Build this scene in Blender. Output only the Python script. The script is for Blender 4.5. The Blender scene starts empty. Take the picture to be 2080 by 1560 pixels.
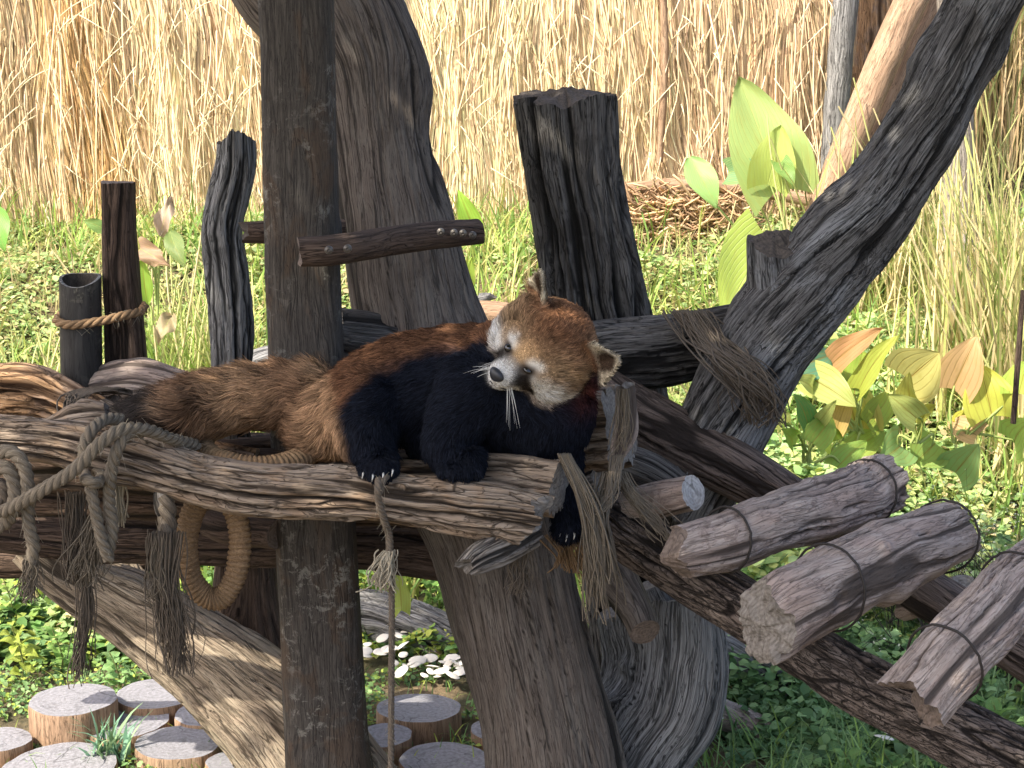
import bpy, math, random
import numpy as np
from mathutils import Vector, Matrix
random.seed(7); rng = np.random.default_rng(7)
R = math.radians
scene = bpy.context.scene
COL = scene.collection

# ------------------------------------------------------------------ camera
F = 3300.0; PITCH = R(12); CAMZ = 1.9
cam = bpy.data.cameras.new('camera'); camo = bpy.data.objects.new('camera', cam); COL.objects.link(camo)
camo.location = (0, 0, CAMZ); camo.rotation_euler = (R(90)-PITCH, 0, 0)
cam.sensor_width = 36; cam.lens = 36*F/2080; cam.clip_start = .05; cam.clip_end = 400
scene.camera = camo

# ------------------------------------------------------------------ light
TOSUN = Vector((-.66, -.50, 1.02)).normalized()
world = bpy.data.worlds.new('World'); scene.world = world; world.use_nodes = True
wn = world.node_tree; bg = wn.nodes['Background']
sky = wn.nodes.new('ShaderNodeTexSky'); sky.sky_type = 'NISHITA'; sky.sun_disc = False
sky.sun_elevation = math.asin(TOSUN.z); sky.sun_rotation = math.atan2(TOSUN.x, TOSUN.y)
sky.dust_density = 4.0; sky.air_density = .8; sky.ozone_density = .4
wn.links.new(sky.outputs[0], bg.inputs[0]); bg.inputs[1].default_value = .15
sl = bpy.data.lights.new('sun', 'SUN'); sl.energy = 3.5; sl.angle = R(.5); sl.color = (1, .93, .80)
so = bpy.data.objects.new('sun', sl); COL.objects.link(so)
so.rotation_euler = TOSUN.to_track_quat('Z', 'Y').to_euler(); so.location = (-6, -4, 9)
vs = scene.view_settings; vs.view_transform = 'Standard'; vs.look = 'None'; vs.exposure = 1.35; vs.gamma = 1
scene.cycles.max_bounces = 6; scene.cycles.diffuse_bounces = 3; scene.cycles.transparent_max_bounces = 6
scene.cycles.use_denoising = True

# ------------------------------------------------------------------ geometry helpers
cp, sp = math.cos(PITCH), math.sin(PITCH)
def ray(px, py):
    a = (px-1040)/F; b = -(py-780)/F
    return np.array([a, cp + b*sp, -sp + b*cp])
def P(px, py, Y):                      # point seen at px,py that stands at distance Y
    d = ray(px, py); return np.array([0, 0, CAMZ]) + d*(Y/d[1])
def PZ(px, py, z):
    d = ray(px, py); return np.array([0, 0, CAMZ]) + d*((z-CAMZ)/d[2])
def mpp(py, Y): return (Y/ray(1040, py)[1])/F       # metres per pixel there

def _h(i, j, k, seed):
    n = (i*374761393 + j*668265263 + k*2147483647 + seed*974711) & 0xffffffff
    n = ((n ^ (n >> 13)) * 1274126177) & 0xffffffff
    n = ((n ^ (n >> 16)) * 2246822519) & 0xffffffff
    return ((n ^ (n >> 15)) & 0xffff)/65535.0
def vnoise(p, seed=0):                 # value noise 0..1 on (n,3)
    p = np.asarray(p, float); f = np.floor(p); t = p-f; t = t*t*(3-2*t); i = f.astype(np.int64)
    x, y, z = i[:, 0], i[:, 1], i[:, 2]; u, v, w = t[:, 0], t[:, 1], t[:, 2]; r = 0
    for a in (0, 1):
        for b in (0, 1):
            for c in (0, 1):
                r = r + _h(x+a, y+b, z+c, seed)*(u if a else 1-u)*(v if b else 1-v)*(w if c else 1-w)
    return r
def fbm(p, seed=0, o=3):
    p = np.asarray(p, float); s = 0; a = .5; t = 0
    for k in range(o): s = s + a*vnoise(p*2**k, seed+k*17); t += a; a *= .5
    return s/t

def terrain(x, y):
    x = np.asarray(x, float); y = np.asarray(y, float)
    t = np.clip((y-4.7)/3.3, 0, 1); z = 1.0*(t*t*(3-2*t)*.45 + t*.55)
    t2 = np.clip((y-8.6)/5, 0, 1); z = z + 3.2*t2*t2*(3-2*t2)
    q = np.stack([x*1.3, y*1.3, 0*x], -1).reshape(-1, 3)
    z = z + ((fbm(q, 5)-.5)*.16*np.clip((y.reshape(-1)-4.6), 0, 1)).reshape(z.shape)
    return z
def G(px, py, lo=3.5):                 # where the ray meets the ground
    d = ray(px, py); y = lo
    for _ in range(900):
        p = np.array([0, 0, CAMZ]) + d*(y/d[1])
        if p[2] <= float(terrain(p[0], p[1])): return p
        y += .015
    return p

def tag(o, label=None, cat=None, group=None, kind=None):
    if label: o['label'] = label
    if cat: o['category'] = cat
    if group: o['group'] = group
    if kind: o['kind'] = kind
    return o
def empty(name, loc, label, cat, group=None):
    o = bpy.data.objects.new(name, None); COL.objects.link(o); o.location = tuple(loc); o.empty_display_size = .05
    return tag(o, label, cat, group)
def wloc(o):
    v = np.zeros(3)
    while o is not None: v += np.array(o.location); o = o.parent
    return v
def mesh(name, V, Fc, mats, parent=None, smooth=True, mi=None, attrs=None, origin=None):
    V = np.asarray(V, float).reshape(-1, 3)
    if parent is not None: org = wloc(parent)
    elif origin is not None: org = np.array(origin, float)
    else: org = np.array([V[:, 0].mean(), V[:, 1].mean(), V[:, 2].min()])
    me = bpy.data.meshes.new(name)
    if isinstance(Fc, np.ndarray):
        n, k = Fc.shape
        me.vertices.add(len(V)); me.vertices.foreach_set('co', (V-org).astype(np.float32).ravel())
        me.loops.add(n*k); me.loops.foreach_set('vertex_index', Fc.astype(np.int32).ravel())
        me.polygons.add(n); me.polygons.foreach_set('loop_start', (np.arange(n)*k).astype(np.int32))
        me.update(calc_edges=True)
    else:
        me.from_pydata((V-org).tolist(), [], Fc); me.update()
    if not isinstance(mats, (list, tuple)): mats = [mats]
    for m in mats: me.materials.append(m)
    if mi is not None: me.polygons.foreach_set('material_index', np.asarray(mi, np.int32))
    me.polygons.foreach_set('use_smooth', np.full(len(me.polygons), smooth))
    for nm, (ty, arr) in (attrs or {}).items():
        a = me.attributes.new(nm, ty, 'POINT')
        a.data.foreach_set('vector' if ty == 'FLOAT_VECTOR' else ('color' if ty == 'FLOAT_COLOR' else 'value'), np.asarray(arr, np.float32).ravel())
    o = bpy.data.objects.new(name, me); COL.objects.link(o)
    if parent is not None: o.parent = parent
    else: o.location = tuple(org)
    return o

def spline(pts, n):
    pts = np.asarray(pts, float); m = len(pts)
    if m == 2: t = np.linspace(0, 1, n)[:, None]; return pts[0]*(1-t)+pts[1]*t
    E = np.vstack([2*pts[0]-pts[1], pts, 2*pts[-1]-pts[-2]]); out = []
    L = np.concatenate([[0], np.cumsum(np.linalg.norm(np.diff(pts[:, :3], axis=0), axis=1))]); q = np.linspace(0, L[-1], n)
    for s in q:
        i = min(np.searchsorted(L, s, 'right')-1, m-2); t = (s-L[i])/max(L[i+1]-L[i], 1e-9)
        a, b, c, d = E[i], E[i+1], E[i+2], E[i+3]
        out.append(.5*((2*b)+(-a+c)*t+(2*a-5*b+4*c-d)*t*t+(-a+3*b-3*c+d)*t**3))
    return np.array(out)
def frames(C, ref=None):
    T = np.gradient(C, axis=0); T /= np.linalg.norm(T, axis=1)[:, None]+1e-12
    ref = np.array([0, cp, -sp]) if ref is None else np.array(ref, float)
    B = np.cross(T, ref); bad = np.linalg.norm(B, axis=1) < .15
    B[bad] = np.cross(T[bad], [0, 0, 1.0]); B /= np.linalg.norm(B, axis=1)[:, None]
    return T, B, np.cross(B, T)
def gridfaces(n, m, off=0, closed=True):
    i = np.arange(n-1)[:, None]; j = np.arange(m if closed else m-1)[None, :]; j2 = (j+1) % m
    return np.stack([off+i*m+j, off+i*m+j2, off+(i+1)*m+j2, off+(i+1)*m+j], -1).reshape(-1, 4)

def topx(pts):                         # (px,py,Y,rpx) -> (x,y,z,r)
    return np.array([np.append(P(a, b, c), r*mpp(b, c)) for a, b, c, r in pts])

def log(name, pts, mat, label=None, cat='log', seg=None, ring=96, sq=1., lump=.09, grain=.03, crack=.10, cs=16., cz=1.2,
        twist=0., sup=2., seed=1, endmat=None, caps=(1, 1), jag=(.15, .15), parent=None, group=None, metric=False, fiss=0, fdep=.18, fw=.0034, flen=(.06, .4), nodes=(), dish=.0):
    K = np.array(pts, float) if metric else topx(pts)
    L = np.linalg.norm(np.diff(K[:, :3], axis=0), axis=1).sum()
    Rm = K[:, 3].mean(); seg = seg or int(max(24, min(260, L/.0055)))
    S = spline(K, seg); C = S[:, :3]; r = np.abs(S[:, 3]); T, B, N = frames(C)
    s = np.concatenate([[0], np.cumsum(np.linalg.norm(np.diff(C, axis=0), axis=1))])
    th = np.linspace(0, 2*np.pi, ring, endpoint=False)
    SS, TH = np.meshgrid(s, th, indexing='ij')
    tt = TH + twist*SS
    g = np.stack([np.cos(tt)*Rm, np.sin(tt)*Rm, SS], -1).reshape(-1, 3) + seed*3.17
    warp = (fbm(g*[9, 9, 5], seed+3)-.5)*.03
    gw = g + np.stack([warp, warp*.6, warp*0], -1)
    d = lump*2*(fbm(g*np.array([1/Rm*.9, 1/Rm*.9, .45/Rm]), seed, 3)-.5)
    d = d + grain*2*(fbm(gw*[95, 95, 6], seed+11, 2)-.5)
    c1 = 1-np.abs(2*fbm(gw*[cs, cs, cz], seed+23, 2)-1)
    c2 = 1-np.abs(2*vnoise(gw*[cs*2.4, cs*2.4, cz*2.2], seed+37)-1)
    sm = lambda x, a, b: np.clip((x-a)/(b-a), 0, 1)**2*(3-2*np.clip((x-a)/(b-a), 0, 1))
    ck = sm(c1, .90, .975) + .5*sm(c2, .86, .97)
    d = d - crack*ck; ck = ck*min(1, crack/.06)
    d = d.reshape(seg, ring)
    for (u, ang, h, w) in nodes:        # knots and bulges: along 0..1, angle deg, height (of r), width m
        dd = ((SS-u*s[-1])**2 + (Rm*np.angle(np.exp(1j*(TH-R(ang)))))**2)/(w*w)
        d = d + h*np.exp(-dd) - .6*h*np.exp(-dd*7)
    if fiss:
        r2 = np.random.default_rng(seed+500); ckf = np.zeros((seg, ring))
        for i in range(fiss):
            t0 = r2.uniform(0, 6.283); s0 = r2.uniform(-.05, s[-1]); fl = r2.uniform(*flen)*(1 if r2.random() > .2 else 1.8); u = (s-s0)/fl
            k = (u > 0) & (u < 1)
            if k.sum() < 3: continue
            path = t0-twist*(s[k]-s0)+(.0045+.05*Rm)*2*(fbm(np.stack([s[k]*14, 0*s[k], 0*s[k]+i], -1), seed+i, 3)-.5)/Rm
            dd = Rm*np.angle(np.exp(1j*(th[None, :]-path[:, None]))); w = fw*r2.uniform(.6, 1.9)*np.sin(np.pi*u[k])[:, None]**.6+1e-4
            g_ = np.exp(-(dd/w)**2); d[k] -= g_*fdep*r2.uniform(.4, 1.2)*(.055/Rm if Rm > .055 else 1)
            d[k] += np.where(dd > 0, np.exp(-dd/.012), 0)*.045*(.055/Rm if Rm > .055 else 1)*np.sin(np.pi*u[k])[:, None]*r2.uniform(-.4, 1)
            ckf[k] = np.maximum(ckf[k], g_)
        ck = np.maximum(ck, ckf.ravel())
    cx, sx = np.cos(TH), np.sin(TH)
    base = (np.abs(cx)**sup+np.abs(sx)**sup)**(-1/sup)
    rr = r[:, None]*base*(1+d)
    V = C[:, None]+B[:, None]*(rr*cx)[..., None]+N[:, None]*(rr*sx*sq)[..., None]
    def endoff(u, v, idx):
        q = np.stack([u*.9, v*.9, 0*u+seed+idx*5], -1)
        return 1.5*(fbm(q, seed+51, 1)-.5)+.45*(fbm(q*3.5, seed+52, 3)-.5)+.10*(fbm(q*[14, 14, 1], seed+53, 2)-.5)
    for idx, k, dr in ((0, jag[0], -1), (1, jag[1], 1)):
        w = np.exp(-((s if idx == 0 else s[-1]-s)/(r[0 if idx == 0 else -1]*.9))**2)
        V = V + T[:, None]*(w[:, None]*(endoff(np.cos(th), np.sin(th), idx)*2*k*r[0 if idx == 0 else -1])[None, :]*dr)[..., None]
    V = V.reshape(-1, 3)
    Fq = gridfaces(seg, ring)
    o = mesh(name, V, Fq, mat, parent, attrs={'grain': ('FLOAT_VECTOR', gw), 'ck': ('FLOAT', np.clip(ck, 0, 1))})
    if label and parent is None: tag(o, label, cat, group)
    elif label: tag(o, label)
    for idx in (0, 1):                  # end faces
        if not caps[idx]: continue
        row = V[:ring] if idx == 0 else V[-ring:]
        ctr = row.mean(0); Tn = T[0]*-1 if idx == 0 else T[-1]; rows = []; at = []; ks = [1, .985, .93, .8, .62, .45, .28, .14, .04]
        for k in ks:
            p = ctr+(row-ctr)*k
            q = (p-ctr)@np.stack([B[0 if idx == 0 else -1], N[0 if idx == 0 else -1], Tn], 1)
            nz = fbm(q*[60, 60, 60]+seed*1.7, seed+61, 3)-.5
            p = p + Tn*((endoff(np.cos(th)*k, np.sin(th)*k, idx)-k*endoff(np.cos(th), np.sin(th), idx)-(1-k)*0)*2*jag[idx]*r[0 if idx == 0 else -1]+(1-k**8)*nz*.10*Rm*(2*max(jag[idx], .1)+.3))[:, None]
            rows.append(p); at.append(np.stack([q[:, 0], q[:, 1], 0*q[:, 0]+seed], -1))
        Fc = gridfaces(len(ks), ring)
        if idx == 1: Fc = Fc[:, ::-1]
        n0 = (len(ks)-1)*ring; fan = [[n0+j, n0+(j+1) % ring] for j in range(ring)]
        W = np.vstack(rows+[rows[-1].mean(0)[None]]); A = np.vstack(at+[at[-1].mean(0)[None]])
        allf = [list(map(int, f)) for f in Fc]+[[a, b, len(W)-1] if idx == 0 else [b, a, len(W)-1] for a, b in fan]
        mesh('cut_end', W, allf, endmat or M['end_grey'], o, attrs={'grain': ('FLOAT_VECTOR', A), 'ck': ('FLOAT', np.zeros(len(W)))})
    return o

def tubes(paths, radii, ring=5, taper=0.):       # many thin tubes as arrays
    Vs, Fs, As, off = [], [], [], 0
    th = np.linspace(0, 2*np.pi, ring, endpoint=False)
    for C, r in zip(paths, radii):
        C = np.asarray(C, float); T, B, N = frames(C); n = len(C)
        rr = (r if np.ndim(r) else r*np.ones(n))*(1-taper*np.linspace(0, 1, n))
        V = C[:, None]+(B[:, None]*np.cos(th)[None, :, None]+N[:, None]*np.sin(th)[None, :, None])*rr[:, None, None]
        s = np.concatenate([[0], np.cumsum(np.linalg.norm(np.diff(C, axis=0), axis=1))])
        A = np.stack([np.broadcast_to(np.cos(th)*.01, (n, ring)), np.broadcast_to(np.sin(th)*.01, (n, ring)), np.broadcast_to(s[:, None], (n, ring))], -1)+off*.013
        Vs.append(V.reshape(-1, 3)); As.append(A.reshape(-1, 3)); Fs.append(gridfaces(n, ring, off)); off += n*ring
    return np.vstack(Vs), np.vstack(Fs), np.vstack(As)
def tubemesh(name, paths, radii, mat, parent=None, ring=5, taper=0.):
    V, Fq, A = tubes(paths, radii, ring, taper)
    return mesh(name, V, Fq, mat, parent, attrs={'grain': ('FLOAT_VECTOR', A)})

# ------------------------------------------------------------------ materials
M = {}
def newmat(name):
    m = bpy.data.materials.new(name); m.use_nodes = True; nt = m.node_tree
    return m, nt, nt.nodes['Principled BSDF'], nt.nodes.new, nt.links.new
def ramp(N, stops):
    r = N('ShaderNodeValToRGB'); e = r.color_ramp.elements
    while len(e) < len(stops): e.new(.5)
    for x, (p, c) in zip(e, stops): x.position = p; x.color = (*c, 1)
    return r
def math_(N, L, op, a, b=None, clamp=False):
    n = N('ShaderNodeMath'); n.operation = op; n.use_clamp = clamp
    for i, v in enumerate((a, b)):
        if v is None: continue
        if hasattr(v, 'is_output'): L(v, n.inputs[i])
        else: n.inputs[i].default_value = v
    return n.outputs[0]
def noise(N, L, vec, scale=1., detail=4., rough=.6, dist=0., mp=None):
    if mp is not None:
        m = N('ShaderNodeMapping'); m.inputs['Scale'].default_value = mp; L(vec, m.inputs[0]); vec = m.outputs[0]
    n = N('ShaderNodeTexNoise'); n.inputs['Scale'].default_value = scale; n.inputs['Detail'].default_value = detail
    n.inputs['Roughness'].default_value = rough; n.inputs['Distortion'].default_value = dist; L(vec, n.inputs['Vector'])
    return n.outputs['Fac']
def mixc(N, L, fac, a, b, mode='MIX'):
    n = N('ShaderNodeMix'); n.data_type = 'RGBA'; n.blend_type = mode
    if hasattr(fac, 'is_output'): L(fac, n.inputs[0])
    else: n.inputs[0].default_value = fac
    for i, v in ((6, a), (7, b)):
        if hasattr(v, 'is_output'): L(v, n.inputs[i])
        else: n.inputs[i].default_value = (*v, 1)
    return n.outputs[2]
def mrange(N, L, v, a, b, c=0., d=1., smooth=True):
    n = N('ShaderNodeMapRange'); n.interpolation_type = 'SMOOTHSTEP' if smooth else 'LINEAR'
    L(v, n.inputs[0]); 
    for i, x in enumerate((a, b, c, d)): n.inputs[i+1].default_value = x
    return n.outputs[0]
def wood(name, dark, mid, light, gs=170., gz=9., cs=48., cz=2.8, ckd=.3, bump=.9, patch=None, pamt=.5, pscale=14., lichen=None, rough=.85, cw=.020):
    m, nt, bs, N, L = newmat(name)
    at = N('ShaderNodeAttribute'); at.attribute_name = 'grain'; g = at.outputs['Vector']
    n1 = noise(N, L, g, 1, 5, .7, .4, (gs, gs, gz))
    c = ramp(N, [(.14, dark), (.5, mid), (.88, light)]); L(n1, c.inputs[0]); col = c.outputs[0]
    big = noise(N, L, g, pscale, 3, .55)
    col = mixc(N, L, mrange(N, L, big, .35, .65, .72, 1.12), (0, 0, 0), col) if False else col
    if patch:
        col = mixc(N, L, mrange(N, L, noise(N, L, g, 1, 4, .6, 1.0, (pscale, pscale, pscale*.45)), .48, .62, 0, pamt), col, patch)
    n3 = noise(N, L, g, 1, 2, .5, .6, (cs, cs, cz)); a = math_(N, L, 'ABSOLUTE', math_(N, L, 'SUBTRACT', n3, .5))
    n4 = noise(N, L, g, 1, 2, .5, .8, (cs*2.1, cs*2.1, cz*3)); b = math_(N, L, 'ABSOLUTE', math_(N, L, 'SUBTRACT', n4, .5))
    k1 = mrange(N, L, a, 0, cw, 0, 1); k2 = mrange(N, L, b, 0, cw*.7, .35, 1)
    kk = math_(N, L, 'MULTIPLY', k1, k2)
    ck = N('ShaderNodeAttribute'); ck.attribute_name = 'ck'
    kk = math_(N, L, 'MULTIPLY', kk, mrange(N, L, ck.outputs['Fac'], .1, .8, 1, .25))
    col = mixc(N, L, mrange(N, L, kk, 0, 1, 1-ckd, 0, False), col, tuple(x*.35 for x in dark))
    if lichen:
        ln = noise(N, L, g, 38, 7, .75, .5); lm = noise(N, L, g, 7, 2, .5)
        f = math_(N, L, 'MULTIPLY', mrange(N, L, ln, .52, .60), mrange(N, L, lm, .42, .62))
        col = mixc(N, L, math_(N, L, 'MULTIPLY', f, .75), col, lichen)
    fc = noise(N, L, g, 1, 3, .6, .3, (gs*1.1, gs*1.1, gz*.8)); fl_ = mrange(N, L, math_(N, L, 'ABSOLUTE', math_(N, L, 'SUBTRACT', fc, .5)), 0, .022, 1, 0)
    col = mixc(N, L, math_(N, L, 'MULTIPLY', fl_, .6), col, tuple(x*.5 for x in dark)); kk = math_(N, L, 'SUBTRACT', kk, math_(N, L, 'MULTIPLY', fl_, .5))
    col = mixc(N, L, mrange(N, L, ck.outputs['Fac'], .5, .95, 0, .8), col, tuple(x*.28 for x in dark))
    L(col, bs.inputs['Base Color']); bs.inputs['Roughness'].default_value = rough; bs.inputs['Specular IOR Level'].default_value = .25
    fine = noise(N, L, g, 1, 4, .7, 0, (gs*2.2, gs*2.2, gz*4))
    h = math_(N, L, 'ADD', math_(N, L, 'ADD', math_(N, L, 'MULTIPLY', n1, .5), math_(N, L, 'MULTIPLY', kk, .8)), math_(N, L, 'MULTIPLY', fine, .25))
    bu = N('ShaderNodeBump'); bu.inputs['Strength'].default_value = bump; bu.inputs['Distance'].default_value = .006
    L(h, bu.inputs['Height']); L(bu.outputs[0], bs.inputs['Normal'])
    M[name] = m; return m
wood('wood_platform', (.14, .10, .07), (.33, .255, .19), (.52, .43, .335), patch=(.34, .22, .13), pamt=.55, ckd=.15)
wood('wood_orange', (.14, .07, .035), (.42, .25, .13), (.62, .42, .25), patch=(.30, .25, .22), pamt=.5)
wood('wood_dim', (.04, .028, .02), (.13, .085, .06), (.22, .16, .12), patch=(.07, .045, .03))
wood('wood_post', (.022, .019, .017), (.070, .060, .051), (.17, .15, .127), gs=190, gz=12, cs=34, patch=(.095, .062, .04), pamt=.6, lichen=(.25, .235, .20), ckd=.6, bump=.55)
wood('wood_dark', (.025, .023, .021), (.125, .117, .110), (.26, .25, .235), gs=190, gz=8, cs=52, cz=2.2, patch=(.045, .038, .033), ckd=.2, bump=1.0)
wood('wood_trunk', (.028, .022, .018), (.080, .066, .055), (.17, .145, .125), gs=170, gz=8, cs=46, cz=2.2, patch=(.10, .085, .06), lichen=(.13, .12, .10), ckd=.25)
wood('wood_under', (.036, .029, .024), (.145, .118, .098), (.26, .228, .20), gs=170, gz=9, cs=34, cz=1.6, patch=(.19, .165, .14), pamt=.6, ckd=.35, bump=.7)
wood('wood_branch', (.028, .027, .026), (.140, .134, .130), (.31, .305, .30), gs=190, gz=9, cs=52, cz=2.6, patch=(.32, .33, .34), pamt=.5, pscale=7, ckd=.2, bump=1.0)
wood('wood_brown', (.035, .023, .017), (.105, .070, .052), (.19, .14, .11), gs=170, gz=9, ckd=.35)
wood('wood_rail', (.045, .032, .027), (.15, .115, .098), (.27, .22, .20), ckd=.3)
wood('wood_bark', (.035, .026, .022), (.15, .118, .10), (.29, .245, .22), gs=120, gz=18, cs=48, cz=9, ckd=.15, bump=1.2, cw=.035)
wood('wood_rung', (.20, .155, .13), (.41, .335, .29), (.53, .46, .41), gs=130, gz=14, cs=40, cz=3.6, patch=(.36, .27, .23), pamt=.7, lichen=(.20, .15, .125), ckd=.55, bump=.7)
wood('wood_pale', (.10, .085, .07), (.33, .29, .25), (.55, .50, .45), gs=170, gz=9, cs=46, cz=2.6, patch=(.22, .18, .15), ckd=.3)
wood('wood_leg', (.13, .095, .065), (.40, .32, .23), (.62, .53, .41), gs=170, gz=9, cs=46, cz=2.6, patch=(.28, .21, .15), ckd=.3)
wood('wood_silver', (.07, .068, .066), (.25, .245, .24), (.46, .455, .445), gs=170, gz=7, cs=46, cz=2.0, ckd=.25, bump=1.0)
wood('bamboo_skin', (.02, .019, .018), (.042, .040, .038), (.085, .08, .075), gs=60, gz=6, cs=20, ckd=.8, bump=.2, lichen=(.13, .12, .1), rough=.5)
def endmat(name, dark, light, rings=260., rough_=.9):
    m, nt, bs, N, L = newmat(name)
    at = N('ShaderNodeAttribute'); at.attribute_name = 'grain'; g = at.outputs['Vector']
    sx = N('ShaderNodeSeparateXYZ'); L(g, sx.inputs[0])
    cb = N('ShaderNodeCombineXYZ'); L(sx.outputs[0], cb.inputs[0]); L(sx.outputs[1], cb.inputs[1])
    ln = N('ShaderNodeVectorMath'); ln.operation = 'LENGTH'; L(cb.outputs[0], ln.inputs[0])
    n0 = noise(N, L, g, 25, 4, .6)
    w = math_(N, L, 'SINE', math_(N, L, 'ADD', math_(N, L, 'MULTIPLY', ln.outputs['Value'], rings*3), math_(N, L, 'MULTIPLY', n0, 9)))
    n1 = noise(N, L, g, 110, 6, .7)
    f = math_(N, L, 'ADD', math_(N, L, 'MULTIPLY', w, .05), n1)
    c = ramp(N, [(.3, dark), (.68, light)]); L(f, c.inputs[0])
    d1 = noise(N, L, g, 16, 5, .65, 1.5); d2 = mrange(N, L, math_(N, L, 'ABSOLUTE', math_(N, L, 'SUBTRACT', noise(N, L, g, 6, 2, .5, .6), .5)), 0, .006, .6, 0)
    cc_ = mixc(N, L, mrange(N, L, d1, .52, .70, 0, .5), c.outputs[0], tuple(x*.55 for x in dark)); cc_ = mixc(N, L, d2, cc_, tuple(x*.2 for x in dark))
    L(cc_, bs.inputs['Base Color']); bs.inputs['Roughness'].default_value = rough_
    bu = N('ShaderNodeBump'); bu.inputs['Strength'].default_value = .5; bu.inputs['Distance'].default_value = .005
    L(f, bu.inputs['Height']); L(bu.outputs[0], bs.inputs['Normal']); M[name] = m
endmat('end_grey', (.10, .085, .07), (.30, .27, .24))
endmat('end_pale', (.26, .24, .22), (.55, .53, .51))
endmat('end_dark', (.03, .025, .02), (.10, .08, .065))
endmat('end_brown', (.09, .065, .05), (.22, .17, .14))
endmat('stump_top', (.16, .155, .165), (.29, .285, .31), 120)
wood('stump_side', (.12, .08, .05), (.34, .22, .14), (.52, .38, .26), gs=60, gz=6, ckd=.5, bump=.5)

def rope_mat(name, dark, light, s=160., sz=60.):
    m, nt, bs, N, L = newmat(name)
    at = N('ShaderNodeAttribute'); at.attribute_name = 'grain'
    n1 = noise(N, L, at.outputs['Vector'], 1, 4, .7, .5, (s*3, s*3, sz))
    c = ramp(N, [(.3, dark), (.7, light)]); L(n1, c.inputs[0]); L(c.outputs[0], bs.inputs['Base Color'])
    bs.inputs['Roughness'].default_value = .95; bs.inputs['Specular IOR Level'].default_value = .1
    bu = N('ShaderNodeBump'); bu.inputs['Strength'].default_value = .6; bu.inputs['Distance'].default_value = .002
    L(n1, bu.inputs['Height']); L(bu.outputs[0], bs.inputs['Normal']); M[name] = m
rope_mat('rope_grey', (.08, .066, .048), (.30, .25, .19))
rope_mat('rope_tan', (.13, .08, .045), (.40, .265, .15))
rope_mat('rope_dark', (.06, .048, .038), (.24, .195, .15))
rope_mat('rope_pale', (.25, .21, .15), (.62, .55, .42))

def plain(name, col, rough=.6, spec=.3, metal=0., nscale=None, var=.3):
    m, nt, bs, N, L = newmat(name)
    if nscale:
        tc = N('ShaderNodeTexCoord'); n1 = noise(N, L, tc.outputs['Object'], nscale, 4, .65)
        c = ramp(N, [(.3, tuple(x*(1-var) for x in col)), (.7, tuple(min(1, x*(1+var)) for x in col))]); L(n1, c.inputs[0]); L(c.outputs[0], bs.inputs['Base Color'])
    else: bs.inputs['Base Color'].default_value = (*col, 1)
    bs.inputs['Roughness'].default_value = rough; bs.inputs['Specular IOR Level'].default_value = spec; bs.inputs['Metallic'].default_value = metal
    M[name] = m; return m
plain('nose_skin', (.022, .023, .028), .38, .5, nscale=300)
plain('eye_glass', (.008, .006, .005), .06, .8)
plain('claw_horn', (.75, .72, .66), .35, .5)
plain('whisker', (.85, .85, .82), .4, .4)
plain('wire', (.03, .025, .022), .6, .3)
plain('nail_head', (.14, .125, .11), .45, .5, .6, nscale=200)
plain('fungus', (.72, .68, .60), .7, .3, nscale=40, var=.12)

def tinted(name, transl=.35, rough=.6, spec=.3, vein=False, bumpy=0.):   # colour from the 'tint' attribute
    m, nt, bs, N, L = newmat(name)
    at = N('ShaderNodeAttribute'); at.attribute_name = 'tint'; col = at.outputs['Color']
    if vein:
        uv = N('ShaderNodeAttribute'); uv.attribute_name = 'luv'; sx = N('ShaderNodeSeparateXYZ'); L(uv.outputs['Vector'], sx.inputs[0])
        ax = math_(N, L, 'ABSOLUTE', sx.outputs[0])
        nv_ = noise(N, L, uv.outputs['Vector'], 2.2, 3, .6)
        w = math_(N, L, 'SINE', math_(N, L, 'SUBTRACT', math_(N, L, 'MULTIPLY', nv_, 7 if vein == 1 else 4), math_(N, L, 'SUBTRACT', math_(N, L, 'MULTIPLY', ax, 46 if vein == 1 else 24), math_(N, L, 'MULTIPLY', sx.outputs[1], 34 if vein == 1 else 2))))
        mid = mrange(N, L, ax, 0, .035, 1, 0)
        f = math_(N, L, 'MAXIMUM', mrange(N, L, w, .70, 1, 0, .65 if vein == 1 else .35), mid)
        nz = noise(N, L, uv.outputs['Vector'], 4, 4, .6)
        oi = N('ShaderNodeObjectInfo')
        col = mixc(N, L, f, oi.outputs['Color'], (.42, .50, .16) if vein == 1 else (.30, .20, .04))
        col = mixc(N, L, mrange(N, L, nz, .45, .75, 0, .5), col, mixc(N, L, .5, oi.outputs['Color'], (.35, .25, .03)))
        bu = N('ShaderNodeBump'); bu.inputs['Strength'].default_value = .5; bu.inputs['Distance'].default_value = .004
        L(math_(N, L, 'MULTIPLY', f, -1), bu.inputs['Height']); L(bu.outputs[0], bs.inputs['Normal'])
    L(col, bs.inputs['Base Color']); bs.inputs['Roughness'].default_value = rough; bs.inputs['Specular IOR Level'].default_value = spec
    if transl:
        tr = N('ShaderNodeBsdfTranslucent'); L(col, tr.inputs[0]); mx = N('ShaderNodeMixShader'); mx.inputs[0].default_value = transl
        L(bs.outputs[0], mx.inputs[1]); L(tr.outputs[0], mx.inputs[2]); L(mx.outputs[0], nt.nodes['Material Output'].inputs[0])
    M[name] = m
tinted('leaf_small', .35); tinted('straw', .1, .7, .2); tinted('fur', 0, .85, .08)
tinted('leaf_veined', .35, .45, .3, vein=1); tinted('leaf_ribbed', .4, .5, .3, vein=2)

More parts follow.
